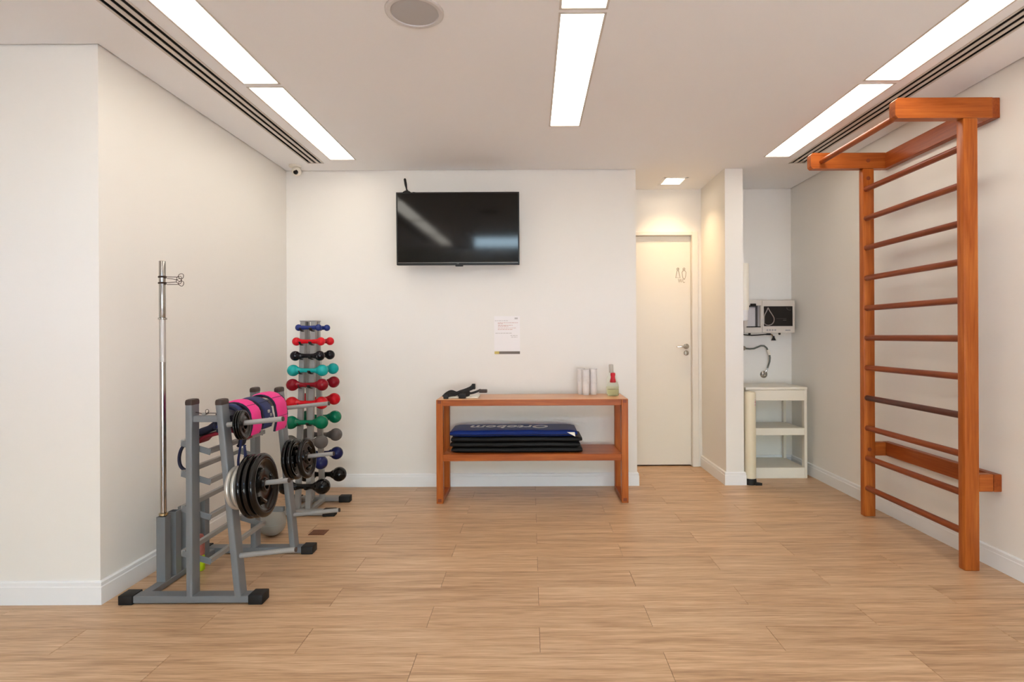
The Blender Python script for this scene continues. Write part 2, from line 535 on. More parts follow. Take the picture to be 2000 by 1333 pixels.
for k in range(-6, 18):
    ya, yb = P0 + k * PH, P0 + (k + 1) * PH
    off = 0.03 if k % 2 == 0 else 0.5095
    spans = []
    for c, d, ranges in ((-9, YN, [(XFAR, XR)]), (YN, YB, [(XL, XR)]), (YB, YD + 0.05, [(XA, XP), (XP2, XR)])):
        s, e = max(ya, c), min(yb, d)
        if e - s > 0.004:
            for a, b in ranges: spans.append((a, b, s, e))
    for a, b, s, e in spans:
        i = math.floor((a - off) / PL)
        while off + i * PL < b:
            x0, x1 = max(a, off + i * PL), min(b, off + (i + 1) * PL)
            if x1 - x0 > 0.004:
                plank(x0, x1, s, e)
            i += 1

# ------------------------------------------------------------------ baseboards
BH, BT = 0.107, 0.015
def base_prof(name, x0, y0, x1, y1, nx, ny, m0=0, m1=0):
    """A baseboard run from (x0,y0) to (x1,y1) along the wall; (nx,ny) points into the room; m0, m1: +1 outer corner, -1 inner corner."""
    mb = MB()
    prof = [(0, 0), (BT, 0), (BT, BH - 0.026), (BT - 0.003, BH - 0.022), (BT - 0.003, BH - 0.006), (BT - 0.008, BH), (0, BH)]
    n = len(prof)
    L = math.hypot(x1 - x0, y1 - y0)
    tx, ty = (x1 - x0) / L, (y1 - y0) / L
    vs = [(x0 + nx * d - tx * m0 * d, y0 + ny * d - ty * m0 * d, z) for d, z in prof] + [(x1 + nx * d + tx * m1 * d, y1 + ny * d + ty * m1 * d, z) for d, z in prof]
    fs = [list(range(n)), [n + i for i in range(n)][::-1]] + [[i, n + i, n + (i + 1) % n, (i + 1) % n] for i in range(n)]
    mb.add(vs, fs)
    return struct(mb.build(name, M_BASE, smooth=None))
base_prof('baseboard_near', XFAR, YN, XL, YN, 0, -1, 0, 1)
base_prof('baseboard_left', XL, YN, XL, YB, 1, 0, 1, -1)
base_prof('baseboard_back', XL, YB, XE, YB, 0, -1, -1, 1)
base_prof('baseboard_end', XE, YB, XE, YB + 0.12, 1, 0, 1, 0)
base_prof('baseboard_partition_left', XP, YB, XP, YD, -1, 0, 1, 0)
base_prof('baseboard_partition_front', XP, YB, XP2, YB, 0, -1, 1, 1)
base_prof('baseboard_partition_right', XP2, YB, XP2, YD, 1, 0, 1, -1)
base_prof('baseboard_recess', XP2, YD, XR, YD, 0, -1, -1, -1)
base_prof('baseboard_right', XR, YREAR, XR, YD, -1, 0, 0, -1)

# ------------------------------------------------------------------ door with frame, sign and handle
door = struct(MB().box(DX0 + 0.003, DX1 - 0.003, 5.303, 5.338, 0.012, DZ - 0.003, 0.002).build('door_1', M_DOORW))
fr = MB()
fr.box(DX1, DX1 + 0.058, YD - 0.014, YD, 0, DZ + 0.034, 0.003)
fr.box(DX0 - 0.058, DX0, YD - 0.014, YD, 0, DZ + 0.034, 0.003)
fr.box(DX0, DX1, YD - 0.014, YD, DZ, DZ + 0.034, 0.003)
fr.box(DX1 - 0.002, DX1 + 0.002, YD, YD + 0.10, 0, DZ).box(DX0 - 0.002, DX0 + 0.002, YD, YD + 0.10, 0, DZ).box(DX0, DX1, YD, YD + 0.10, DZ - 0.002, DZ + 0.002)
struct(fr.build('trim_1', M_FRAMEW))
hd = MB()
hd.lathe([(0.026, 0), (0.026, -0.006), (0.023, -0.009), (0.012, -0.009), (0.010, -0.045), (0.001, -0.045)], (1.462, 5.303, 1.128), 'Y', 20)
hd.sweep([(1.462, 5.262, 1.128), (1.448, 5.258, 1.128), (1.42, 5.258, 1.128), (1.375, 5.258, 1.126), (1.363, 5.262, 1.126)], [0.009, 0.009, 0.0085, 0.008, 0.007], 10)
hd.build('door_handle', M_CHROME, door, label='chrome lever handle')
ky = MB().lathe([(0.024, 0), (0.024, -0.006), (0.020, -0.009), (0.013, -0.009), (0.012, -0.006), (0.001, -0.006)], (1.462, 5.303, 1.066), 'Y', 20)
ky.box(1.458, 1.466, 5.292, 5.298, 1.054, 1.078)
ky.build('lock_cylinder', M_CHROME, door)
# WC sign: outlined woman and man over the letters
sg = MB()
def outline(pts, r=0.0022):
    sg.sweep([(x, 5.3, z) for x, z in pts], r, 6, closed=True)
for cx, kind in ((1.387, 'w'), (1.445, 'm')):
    sg.ring((cx, 5.3, 1.858), 0.0105, 0.0022, 'Y', 14, 6)
    if kind == 'w':
        outline([(cx - 0.006, 1.842), (cx + 0.006, 1.842), (cx + 0.012, 1.82), (cx + 0.021, 1.776), (cx - 0.021, 1.776), (cx - 0.012, 1.82)])
    else:
        outline([(cx - 0.010, 1.842), (cx + 0.010, 1.842), (cx + 0.019, 1.826), (cx + 0.015, 1.79), (cx + 0.009, 1.768), (cx - 0.009, 1.768), (cx - 0.015, 1.79), (cx - 0.019, 1.826)])
sg2 = text_mb('WC', 0.052, facing(1.422, 5.302, 1.744), 0.001, width=0.066)
sg.add(sg2.v, sg2.f)
sg.build('restroom_sign', M_SIGN, door, label='metal WC sign with outlined woman and man')

# ------------------------------------------------------------------ ceiling fixtures
names_row = {'left': 'left ceiling row', 'centre': 'middle ceiling row', 'right': 'right ceiling row'}
cnt = {}
place = {'left': ['nearest the back wall', 'second from the back wall, cut by photo top', 'third from the back wall, behind the camera', 'fourth from the back wall, behind the camera'],
         'centre': ['seen whole, pointing at the television wall', 'stub at the top edge of the photo'],
         'right': ['farthest, nearest the recess', 'nearer, cut by the top of the photo']}
for x0, x1, y0, y1, row in LIGHTS:
    i = cnt.get(row, 0); cnt[row] = i + 1
    r = thing('ceiling_light', ((x0 + x1) / 2, (y0 + y1) / 2, H), 'lit panel of %s, %s' % (names_row[row], place[row][i]), 'light', 'recessed ceiling light panels')
    d = MB().box(x0 + 0.004, x1 - 0.004, y0 + 0.004, y1 - 0.004, H + 0.004, H + 0.008)
    d.build('diffuser', M_PANELLIGHT, r, smooth=None)
    f = MB()
    f.box(x0 - 0.006, x0 + 0.004, y0 - 0.006, y1 + 0.006, H - 0.002, H + 0.03).box(x1 - 0.004, x1 + 0.006, y0 - 0.006, y1 + 0.006, H - 0.002, H + 0.03)
    f.box(x0, x1, y0 - 0.006, y0 + 0.004, H - 0.002, H + 0.03).box(x0, x1, y1 - 0.004, y1 + 0.006, H - 0.002, H + 0.03)
    f.box(x0, x1, y0, y1, H + 0.02, H + 0.03)
    f.build('frame', M_LIGHTFRAME, r, smooth=None)
for (x0, x1, y0, y1), lb in zip(SLOTS, ('long three-slot air diffuser in ceiling beside left light row', 'long three-slot air diffuser in ceiling above the wall bars')):
    r = thing('air_diffuser', ((x0 + x1) / 2, (y0 + y1) / 2, H), lb, 'air vent', 'linear slot diffusers in the ceiling')
    c = [x0 + 0.018, (x0 + x1) / 2, x1 - 0.018]
    ed = [x0 - 0.004] + [v for q in c for v in (q - 0.0105, q + 0.0105)] + [x1 + 0.004]
    for k in range(4):
        b = MB().box(ed[2 * k], ed[2 * k + 1], y0 - (0.012 if k in (0, 3) else 0), y1 + (0.012 if k in (0, 3) else 0), H - 0.003, H + 0.001)
        b.build('slat', M_LIGHTFRAME, r)
    MB().box(ed[0], ed[-1], y1 - 0.001, y1 + 0.012, H - 0.003, H + 0.001).build('end_cap', M_LIGHTFRAME, r)
    MB().box(ed[0], ed[-1], y0, y1, H + 0.030, H + 0.034).box(ed[0] + 0.005, ed[0] + 0.008, y0, y1, H + 0.002, H + 0.03).box(ed[-1] - 0.008, ed[-1] - 0.005, y0, y1, H + 0.002, H + 0.03).build('duct_back', M_SLOT, r)
r = thing('ceiling_speaker', (SPK[0], SPK[1], H), 'round grey ceiling loudspeaker cut by the top edge of the photo', 'speaker')
MB().lathe([(0.122, 0.002), (0.122, -0.005), (0.116, -0.009), (0.101, -0.008), (0.098, -0.003), (0.098, 0.002)], (SPK[0], SPK[1], H), 'Z', 40).build('rim', M_RIM, r)
MB().lathe([(0.0985, -0.004), (0.06, -0.007), (0.001, -0.008)], (SPK[0], SPK[1], H), 'Z', 40).build('grille', M_GRILLE, r)
# square downlight of the door alcove
x0, x1, y0, y1 = DL
cx, cy = (x0 + x1) / 2, (y0 + y1) / 2
r = thing('downlight', (cx, cy, H), 'small square recessed downlight lit in front of the door', 'light')
f = MB()
f.box(x0 - 0.004, x0 + 0.02, y0 - 0.004, y1 + 0.004, H - 0.004, H + 0.003, 0.001).box(x1 - 0.02, x1 + 0.004, y0 - 0.004, y1 + 0.004, H - 0.004, H + 0.003, 0.001)
f.box(x0, x1, y0 - 0.004, y0 + 0.02, H - 0.004, H + 0.003, 0.001).box(x0, x1, y1 - 0.02, y1 + 0.004, H - 0.004, H + 0.003, 0.001)
f.build('frame', M_BASE, r)
rc = MB()
a = [(x0 + 0.018, y0 + 0.018, H), (x1 - 0.018, y0 + 0.018, H), (x1 - 0.018, y1 - 0.018, H), (x0 + 0.018, y1 - 0.018, H)]
b = [(cx - 0.06, cy - 0.06, H + 0.045), (cx + 0.06, cy - 0.06, H + 0.045), (cx + 0.06, cy + 0.06, H + 0.045), (cx - 0.06, cy + 0.06, H + 0.045)]
rc.add(a + b, [[0, 1, 5, 4], [1, 2, 6, 5], [2, 3, 7, 6], [3, 0, 4, 7]])
rc.build('reflector', M_BASE, r, smooth=None)
MB().lathe([(0.055, 0.03), (0.05, 0.022), (0.001, 0.018)], (cx, cy, H), 'Z', 24).build('lens', M_DOWN, r)
sp = bpy.data.lights.new('downlight_lamp', 'SPOT')
sp.energy = DOWNLIGHT_W * 3.2; sp.color = (1.0, 0.72, 0.40); sp.spot_size = math.radians(112); sp.spot_blend = 1.0; sp.shadow_soft_size = 0.045
so = bpy.data.objects.new('downlight_lamp', sp); C.objects.link(so); so.parent = r; so.location = (0, 0, 0.012)
# security camera in the corner
r = thing('security_camera', (-1.865, 4.475, H), 'small white dome camera on ceiling in the left back corner', 'camera')
MB().lathe([(0.048, 0), (0.048, -0.012), (0.042, -0.018), (0.02, -0.019), (0.016, -0.03)], (-1.868, 4.475, H), 'Z', 28).build('mount', M_WPLAST, r)
MB().ball((-1.855, 4.47, 2.55), 0.036, 22, 14).build('housing', M_WPLAST, r)
MB().lathe([(0.0185, 0.006), (0.0185, -0.002), (0.014, -0.004), (0.001, -0.006)], (-1.850, 4.4385, 2.537), 'Y', 20).build('lens', M_LENS, r)

# ------------------------------------------------------------------ television
r = thing('television', (-0.578, 4.53, 1.80), 'black flat television hanging on the back wall above the bench', 'television')
X0, X1, Z0, Z1, YF = -1.066, -0.0885, 1.797, 2.381, 4.480
MB().box(X0, X1, YF + 0.004, YF + 0.05, Z0 + 0.008, Z1, 0.004, 2).build('housing', M_TV, r)
MB().box(X0 + 0.010, X1 - 0.010, YF, YF + 0.006, Z0 + 0.026, Z1 - 0.010, 0.0008).build('screen', M_SCREEN, r)
bz = MB()
bz.box(X0, X0 + 0.010, YF - 0.002, YF + 0.006, Z0 + 0.008, Z1, 0.001).box(X1 - 0.010, X1, YF - 0.002, YF + 0.006, Z0 + 0.008, Z1, 0.001)
bz.box(X0, X1, YF - 0.002, YF + 0.006, Z1 - 0.010, Z1, 0.001).box(X0, X1, YF - 0.004, YF + 0.012, Z0 + 0.006, Z0 + 0.024, 0.003)
bez = bz.build('bezel', M_TV, r)
MB().box(X0 + 0.012, X1 - 0.012, YF - 0.0055, YF - 0.002, Z0 + 0.0235, Z0 + 0.0265).build('trim_line', M_LIP, r)
text_mb('LG', 0.013, facing(-0.578, YF - 0.0048, Z0 + 0.0165), 0.0003).build('logo', M_LIP, r, smooth=None)
MB().box(-0.60, -0.538, YF + 0.0, YF + 0.02, Z0 - 0.004, Z0 + 0.008, 0.003).build('sensor', M_TV, r)
mt = MB()
mt.box(-0.80, -0.36, YF + 0.05, YF + 0.06, 1.95, 2.25).box(-0.70, -0.46, 4.60, YB, 1.98, 2.22)
mt.box(-0.66, -0.63, YF + 0.06, 4.60, 2.0, 2.2).box(-0.53, -0.50, YF + 0.06, 4.60, 2.0, 2.2)
mt.build('wall_bracket', M_TV, r)
r.rotation_euler = (math.radians(1.2), 0, 0)     # tilted a little towards the room
# small rod antenna on top
r = thing('tv_antenna', (-0.988, 4.495, 2.3815), 'little black rod antenna standing on top of television', 'antenna')
MB().lathe([(0.034, 0), (0.034, 0.004), (0.024, 0.013), (0.010, 0.019), (0.007, 0.026), (0.001, 0.027)], (-0.985, 4.495, 2.3815), 'Z', 24).build('base', M_TV, r)
MB().sweep([(-0.987, 4.495, 2.404), (-0.990, 4.495, 2.425), (-0.994, 4.495, 2.445), (-1.001, 4.495, 2.490), (-1.002, 4.495, 2.498)], [0.005, 0.007, 0.010, 0.010, 0.005], 12).build('rod', M_TV, r)
MB().sweep([(-0.955, 4.505, 2.386), (-0.935, 4.51, 2.392), (-0.915, 4.515, 2.390), (-0.905, 4.535, 2.383), (-0.905, 4.56, 2.34)], 0.0016, 6).build('cable', M_CABLE, r)

# ------------------------------------------------------------------ notice on the wall
r = thing('wall_notice', (-0.195, YB, 1.08), 'white printed notice taped to the back wall below the television', 'notice')
MB().box(-0.302, -0.090, YB - 0.0015, YB, 1.084, 1.398).build('sheet', M_PAPER, r, smooth=None)
red = MB()
def words(mb, x0, x1, z, h):
    x = x0
    while x < x1 - 0.004:
        L = random.uniform(0.008, 0.026)
        mb.box(x, min(x + L, x1), YB - 0.0022, YB - 0.0014, z, z + h)
        x += L + 0.004
ink = MB(); words(ink, -0.296, -0.186, 1.358, 0.004); ink.build('heading_line', M_GREYINK, r, smooth=None)
words(red, -0.272, -0.108, 1.341, 0.005); words(red, -0.272, -0.230, 1.333, 0.005)
words(red, -0.270, -0.150, 1.320, 0.005); words(red, -0.270, -0.178, 1.312, 0.005)
words(red, -0.272, -0.122, 1.298, 0.004); words(red, -0.272, -0.146, 1.286, 0.005)
for x0, x1, z in ((-0.292, -0.156, 1.255), (-0.168, -0.110, 1.235), (-0.162, -0.112, 1.223)):
    ink = MB(); words(ink, x0, x1, z, 0.0045); ink.build('text_line', M_GREYINK, r, smooth=None)
MB().box(-0.134, -0.108, YB - 0.0022, YB - 0.0014, 1.372, 1.386, 0.0002).build('logo', M_GREYINK, r, smooth=None)
red.build('red_lines', M_REDINK, r, smooth=None)
MB().box(-0.300, -0.091, YB - 0.0030, YB - 0.0015, 1.086, 1.108).build('grey_band', M_BAND, r, smooth=None)
MB().box(-0.300, -0.262, YB - 0.0036, YB - 0.0030, 1.086, 1.108).build('yellow_mark', M_YEL, r, smooth=None)

# ------------------------------------------------------------------ bench
r = thing('wooden_bench', (0.007, 4.33, 0), 'orange-brown wooden bench table with lower shelf against the back wall', 'bench')
BX0, BX1, BY0, BY1 = -0.701, 0.713, 4.142, 4.520
PW = 0.049
for X in (BX0, BX1 - PW):
    for Y in (BY0, BY1 - PW):
        MB().box(X, X + PW, Y, Y + PW, 0.0, 0.764, 0.002).build('leg', M_WZ, r)
    MB().box(X + 0.001, X + PW - 0.001, BY0 + PW, BY1 - PW, 0.0, 0.036, 0.002).build('foot_rail', M_WY, r)
    for z in (0.738, 0.012):
        MB().box(X + 0.010, X + PW - 0.012, BY0 - 0.001, BY0 + 0.004, z, z + 0.024).build('tenon', M_PLUG, r)
MB().box(BX0 + PW, BX1 - PW, BY0 + 0.001, BY1, 0.720, 0.765, 0.002).build('front_rail', M_WX, r)
MB().box(BX0 + 0.001, BX1 - 0.001, BY0 + 0.001, BY1, 0.7645, 0.7675, 0.001).build('tabletop', M_BSHEEN, r)  # thin skin whose paler colour carries the painted sheen
MB().box(BX0 + PW, BX1 - PW, BY0 + 0.006, BY1 - 0.004, 0.312, 0.361, 0.002).build('shelf', M_WX, r)

# ------------------------------------------------------------------ folded mats on the bench shelf
def pad(mb, x0, x1, y0, y1, z0, z1, rr=0.016, sag=0.0, nx=26, seed=0):
    """Cushion with rounded sides and slightly uneven faces."""
    rnd = random.Random(seed)
    zc, hh = (z0 + z1) / 2, (z1 - z0) / 2
    prof = []
    for k in range(9):
        a = -PI / 2 + PI * k / 8
        prof.append((math.cos(a), math.sin(a)))
    ring = []
    ny = 6
    for j in range(ny + 1): ring.append((y0 + rr + (y1 - y0 - 2 * rr) * j / ny, hh))
    for c, s in prof[::-1][1:-1]: ring.append((y1 - rr + rr * c, hh * s))
    for j in range(ny + 1): ring.append((y1 - rr - (y1 - y0 - 2 * rr) * j / ny, -hh))
    for c, s in prof[1:-1]: ring.append((y0 + rr - rr * c, hh * s))
    n = len(ring)
    vs, fs = [], []
    xsr = [x0 + (x1 - x0) * i / nx for i in range(nx + 1)]
    for i, x in enumerate(xsr):
        e = min(i, nx - i)
        sc = (0.55, 0.92, 1.0)[min(e, 2)]
        for y, z in ring:
            dz = math.sin(x * 9 + seed) * 0.0012 + math.sin(x * 23 + seed * 2 + y * 8) * 0.0008
            vs.append((x, (y - (y0 + y1) / 2) * (0.985 + 0.015 * sc) + (y0 + y1) / 2, zc + z * sc + dz))
    for i in range(nx):
        for k in range(n):
            k2 = (k + 1) % n
            fs.append([i * n + k, i * n + k2, (i + 1) * n + k2, (i + 1) * n + k])
    fs.append(list(range(n))); fs.append([nx * n + k for k in range(n)])
    mb.add(vs, fs)
    return mb
zs_ = [(0.3635, 0.4005), (0.4035, 0.4405), (0.4435, 0.4800)]
xe = [(-0.598, 0.380), (-0.606, 0.362), (-0.600, 0.378)]
lbm = ['black folded exercise mat at the bottom of the bench stack', 'black folded exercise mat in middle of the bench stack', 'black folded exercise mat directly under the blue one']
for k in range(3):
    r = thing('exercise_mat', (-0.11, 4.36, zs_[k][0]), lbm[k], 'mat', 'folded black mats on the bench shelf')
    pad(MB(), xe[k][0], xe[k][1], 4.188, 4.505, zs_[k][0], zs_[k][1], seed=k).build('cushion', M_MATBLK, r, smooth=50)
    p = MB().sweep([(xe[k][0] + (xe[k][1] - xe[k][0]) * i / 20, 4.1865, (zs_[k][0] + zs_[k][1]) / 2 + 0.002 * math.sin(i * 1.3 + k)) for i in range(21)], 0.0028, 6)
    p.build('piping', M_FOOT, r)
r = thing('exercise_mat', (-0.13, 4.36, 0.4815), 'glossy blue vinyl mat with white lettering on top of the black ones', 'mat')
pad(MB(), -0.608, 0.342, 4.186, 4.520, 0.4830, 0.530, rr=0.022, seed=9).build('cushion', M_MATBLUE, r, smooth=50)
MB().sweep([(-0.600 + 0.935 * i / 20, 4.186, 0.497 + 0.002 * math.sin(i * 1.1)) for i in range(21)], 0.003, 6).build('piping', M_NAVYD, r)
tm = Matrix.Translation((-0.165, 4.365, 0.5322)) @ Matrix.Rotation(PI, 4, 'Z')
t_ = text_mb('Ortobom', 0.17, tm, 0.0010, shear=0.18, bold=0.0025, width=0.60)
t_.build('lettering', M_WHITEINK, r, smooth=None, label='white brand lettering seen upside down')
MB().add([(0.264, 4.184, 0.5165), (0.322, 4.184, 0.5165), (0.326, 4.180, 0.484), (0.264, 4.1853, 0.5165), (0.322, 4.1853, 0.5165), (0.326, 4.1813, 0.484)],
         [[0, 2, 1], [3, 4, 5], [0, 1, 4, 3], [1, 2, 5, 4], [2, 0, 3, 5]]).build('care_tag', M_WPLAST, r, smooth=None, label='small white tag')

# ------------------------------------------------------------------ things on the bench top
ZB = 0.7675
o = MB().box(-0.640, -0.398, 4.215, 4.40, ZB, ZB + 0.012, 0.003).build('notebook', M_WPLAST)
tag(o, 'flat white pad lying under the black straps on bench', 'notebook')
r = thing('exercise_strap', (-0.52, 4.28, ZB), 'tangled black exercise straps heaped on left end of bench', 'strap')
def ribbon(pts, wd, th, up=(0, 0.5, 1), seg=8):
    P = [Vector(p) for p in pts]
    out = []
    for i in range(len(P) - 1):
        a = P[max(i - 1, 0)]; b = P[i]; c = P[i + 1]; d = P[min(i + 2, len(P) - 1)]
        for k in range(5):
            t = k / 5
            out.append(0.5 * ((2 * b) + (c - a) * t + (2 * a - 5 * b + 4 * c - d) * t * t + (3 * b - a - 3 * c + d) * t ** 3))
    out.append(P[-1])
    return MB().sweep(out, 0.01, seg, flat=(wd, th), up=up)
zb = ZB + 0.013
ribbon([(-0.652, 4.19, zb), (-0.63, 4.21, zb + 0.022), (-0.60, 4.24, zb + 0.034), (-0.565, 4.25, zb + 0.022), (-0.53, 4.25, zb + 0.030), (-0.49, 4.27, zb + 0.045), (-0.455, 4.28, zb + 0.062), (-0.440, 4.28, zb + 0.082)], 0.016, 0.006).build('webbing', M_FOOT, r)
ribbon([(-0.64, 4.20, zb + 0.004), (-0.61, 4.21, zb + 0.016), (-0.57, 4.24, zb + 0.018), (-0.53, 4.26, zb + 0.034), (-0.50, 4.25, zb + 0.040), (-0.47, 4.26, zb + 0.020), (-0.50, 4.22, zb + 0.012), (-0.54, 4.21, zb + 0.016), (-0.52, 4.24, zb + 0.036), (-0.46, 4.27, zb + 0.056), (-0.43, 4.28, zb + 0.070)], 0.015, 0.006).build('webbing', M_FOOT, r)
ribbon([(-0.53, 4.20, zb - 0.004), (-0.515, 4.205, zb + 0.012), (-0.50, 4.22, zb + 0.028), (-0.46, 4.25, zb + 0.022), (-0.42, 4.28, zb + 0.030), (-0.385, 4.29, zb + 0.045)], 0.009, 0.004).build('webbing', M_FOOT, r)
MB().box(-0.542, -0.488, 4.190, 4.212, zb - 0.010, zb + 0.024, 0.005, 2, ).build('buckle', M_FOOT, r)
MB().box(-0.655, -0.618, 4.186, 4.206, zb - 0.012, zb + 0.022, 0.005, 2).build('buckle', M_FOOT, r)
MB().box(-0.452, -0.425, 4.262, 4.294, zb + 0.050, zb + 0.092, 0.005, 2).build('buckle', M_FOOT, r)
MB().box(-0.398, -0.335, 4.275, 4.305, zb + 0.022, zb + 0.048, 0.006, 2).build('hook', M_CAP, r)
# stacks of plastic cups in sleeves
def cup_stack(x, y, rad, h, label):
    r = thing('cup_stack', (x, y, ZB), label, 'cups', 'stacks of disposable cups on the bench')
    n = 9
    prof = []
    for k in range(n):
        z = h * 0.42 + (h * 0.56) * k / n
        prof += [(rad, z), (rad * 1.02, z + h * 0.012), (rad * 0.985, z + h * 0.02)]
    MB().lathe([(rad * 0.80, 0), (rad * 0.84, 0.003), (rad * 0.98, h * 0.40)] + prof + [(rad * 0.97, h), (rad * 0.9, h - 0.004), (rad * 0.8, h - 0.06), (0.001, h - 0.06)], (x, y, ZB), 'Z', 22).build('cups', M_CUP, r)
    MB().ring((x, y, ZB + h - 0.001), rad, 0.0022, 'Z', 24, 6).build('rim', M_CUP, r)
    return r
cup_stack(0.397, 4.475, 0.030, 0.206, 'leftmost white cup stack on bench, partly hidden by the next')
cup_stack(0.430, 4.425, 0.030, 0.200, 'second white cup stack from left on bench')
cup_stack(0.492, 4.455, 0.030, 0.205, 'white cup stack on bench nearest the clear bottles')
def bottle(x, y, rad, h, cap, label, liq):
    r = thing('spray_bottle', (x, y, ZB), label, 'bottle')
    prof = [(rad * 0.9, 0), (rad, 0.006), (rad, h * 0.58), (rad * 0.95, h * 0.68), (rad * 0.78, h * 0.80), (rad * 0.46, h * 0.92), (rad * 0.38, h)]
    MB().lathe(prof, (x, y, ZB), 'Z', 26).build('body', M_CLEAR, r)
    MB().lathe([(rad * 0.85, 0.003), (rad * 0.93, 0.008), (rad * 0.93, liq), (0.001, liq)], (x, y, ZB), 'Z', 22).build('liquid', M_LIQ, r)
    return r
r = bottle(0.635, 4.465, 0.040, 0.175, None, 'rear clear bottle with pale grey cap at right end of bench', 0.06)
MB().lathe([(0.017, 0.172), (0.017, 0.232), (0.014, 0.238), (0.001, 0.239)], (0.635, 4.465, ZB), 'Z', 18).build('cap', M_GREYCAP, r)
r = bottle(0.634, 4.365, 0.045, 0.128, None, 'front clear spray bottle with red cap at right end of bench', 0.05)
c0 = MB().lathe([(0.021, 0.102), (0.0225, 0.106), (0.021, 0.124), (0.0165, 0.138), (0.0165, 0.150), (0.0195, 0.160), (0.0185, 0.176), (0.001, 0.179)], (0.634, 4.365, ZB), 'Z', 18)
c0.build('pump', M_RED, r, label='red pump cap')

# ------------------------------------------------------------------ wooden wall bars
r = thing('wall_bars', (2.29, 3.38, 0), 'tall orange wooden wall bars with overhead pull-up bar on right wall', 'gym equipment')
def stall(mb, *a):
    return mb.box(*a, 0.006, 2)
for Y in (2.921, 3.804):
    stall(MB(), 2.250, 2.326, Y, Y + 0.05, 0, 2.357).build('post', M_WZ, r)
    a = MB()
    poly = [(1.898, 2.372), (1.912, 2.357), (2.402, 2.357), (2.402, 2.463), (1.912, 2.463), (1.898, 2.450)]
    a.prism(poly, Y, Y + 0.05)
    a.build('arm', M_WX, r)
    MB().box(2.326, 2.402, Y + 0.004, Y + 0.046, 0.411, 0.502, 0.003).build('bracket', M_WX, r)
    for z in (2.29, 0.455) if Y > 3.5 else ():
        MB().lathe([(0.0135, 0), (0.0135, -0.002), (0.001, -0.002)], (2.286, Y, z), 'Y', 16).build('plug', M_PLUG, r)
MB().lathe([(0.0135, 0), (0.0135, -0.002), (0.001, -0.002)], (2.286, 3.804, 2.41), 'Y', 16).build('plug', M_PLUG, r)
MB().box(2.402, XR, 2.921, 3.854, 2.357, 2.463, 0.003).build('wall_board', M_WY, r)
MB().box(2.402, XR, 2.921, 3.854, 0.411, 0.502, 0.003).build('wall_board', M_WY, r)
for i, z in enumerate((2.216, 2.018, 1.818, 1.614, 1.411, 1.210, 1.008, 0.804, 0.600, 0.396, 0.194)):
    MB().tube((2.272, 2.95, z), (2.272, 3.83, z), 0.0185, 14).build('rung', M_WDK if i == 7 else M_RUNG, r, label='dark walnut rung' if i == 7 else None)
MB().tube((1.972, 2.94, 2.404), (1.972, 3.84, 2.404), 0.0175, 14).build('pull_up_bar', M_WY, r)

# ------------------------------------------------------------------ plate and bar rack
RX = thing('weight_rack', (-1.58, 2.9, 0), 'grey steel rack holding plates, ankle weights and a bar by left wall', 'rack')
YA, YC = 2.598, 3.195     # fronts of the near and the far frame
T = 0.031                 # tube width seen from the front
DP = 0.064                # tube depth
def oval_post(name, xb, xt, Y, z0, z1, label=None):
    mb = MB()
    pts = []
    for k in range(24):
        a = 2 * PI * k / 24
        c, s = math.cos(a), math.sin(a)
        pts.append((math.copysign(abs(c) ** 0.22, c) * T / 2, math.copysign(abs(s) ** 0.26, s) * DP / 2))
    vs = [(xb + T / 2 + a, Y + DP / 2 + b, z0) for a, b in pts] + [(xt + T / 2 + a, Y + DP / 2 + b, z1) for a, b in pts]
    n = len(pts)
    mb.add(vs, [[i, (i + 1) % n, n + (i + 1) % n, n + i] for i in range(n)] + [list(range(n))[::-1], [n + i for i in range(n)]])
    p = mb.build(name, M_GREY, RX)
    cp = MB()
    pr = [(1.02, z1 - 0.004), (1.06, z1), (1.06, z1 + 0.012), (0.95, z1 + 0.020), (0.6, z1 + 0.023)]
    for i, (s, z) in enumerate(pr):
        cp.v += [Vector((xt + T / 2 + a * s, Y + DP / 2 + b * s, z)) for a, b in pts]
        if i:
            cp.f += [[(i - 1) * n + k, (i - 1) * n + (k + 1) % n, i * n + (k + 1) % n, i * n + k] for k in range(n)]
    cp.f += [list(range(n))[::-1], [(len(pr) - 1) * n + k for k in range(n)]]
    cp.build('post_cap', M_CAP, p)
    return p
for Y in (YA, YC):
    b = MB().box(-1.870, -1.290, Y + 0.004, Y + 0.062, 0.006, 0.038, 0.002).build('base_bar', M_GREY, RX)
    for a, c in ((-1.912, -1.846), (-1.312, -1.246)):
        MB().box(a, c, Y - 0.004, Y + 0.070, 0.0, 0.044, 0.004, 2).build('rubber_foot', M_FOOT, b)
    oval_post('post', -1.600, -1.600, Y, 0.036, 0.926)
    oval_post('post', -1.378, -1.461, Y, 0.036, 0.926)
    MB().box(-1.570, -1.448, Y + 0.012, Y + 0.052, 0.842, 0.870, 0.002).build('crossbar', M_GREY, RX)
MB().box(-1.458, -1.428, YA + 0.05, YC + 0.01, 0.862, 0.894, 0.002).build('top_rail', M_GREY, RX)
MB().box(-1.575, -1.42, YC + 0.02, YC + 0.045, 0.235, 0.262, 0.002).build('crossbar', M_GREY, RX)
# slanted trays: end brackets plus a high and a low rail
for zl, zh in ((0.690, 0.735), (0.547, 0.590), (0.380, 0.425), (0.170, 0.212)):
    for Y in (YA + 0.066, YC - 0.006):
        MB().bar((-1.660, Y + 0.005, zh), (-1.522, Y + 0.005, zl), 0.006, 0.028, 0.001, up=(0.29, 0, 1)).build('tray_bracket', M_GREY, RX)
    for x, z in ((-1.530, zl + 0.005), (-1.655, zh + 0.003)):
        MB().box(x - 0.010, x + 0.010, YA + 0.07, YC + 0.02, z - 0.012, z + 0.012, 0.002).build('tray_rail', M_GREYW, RX)
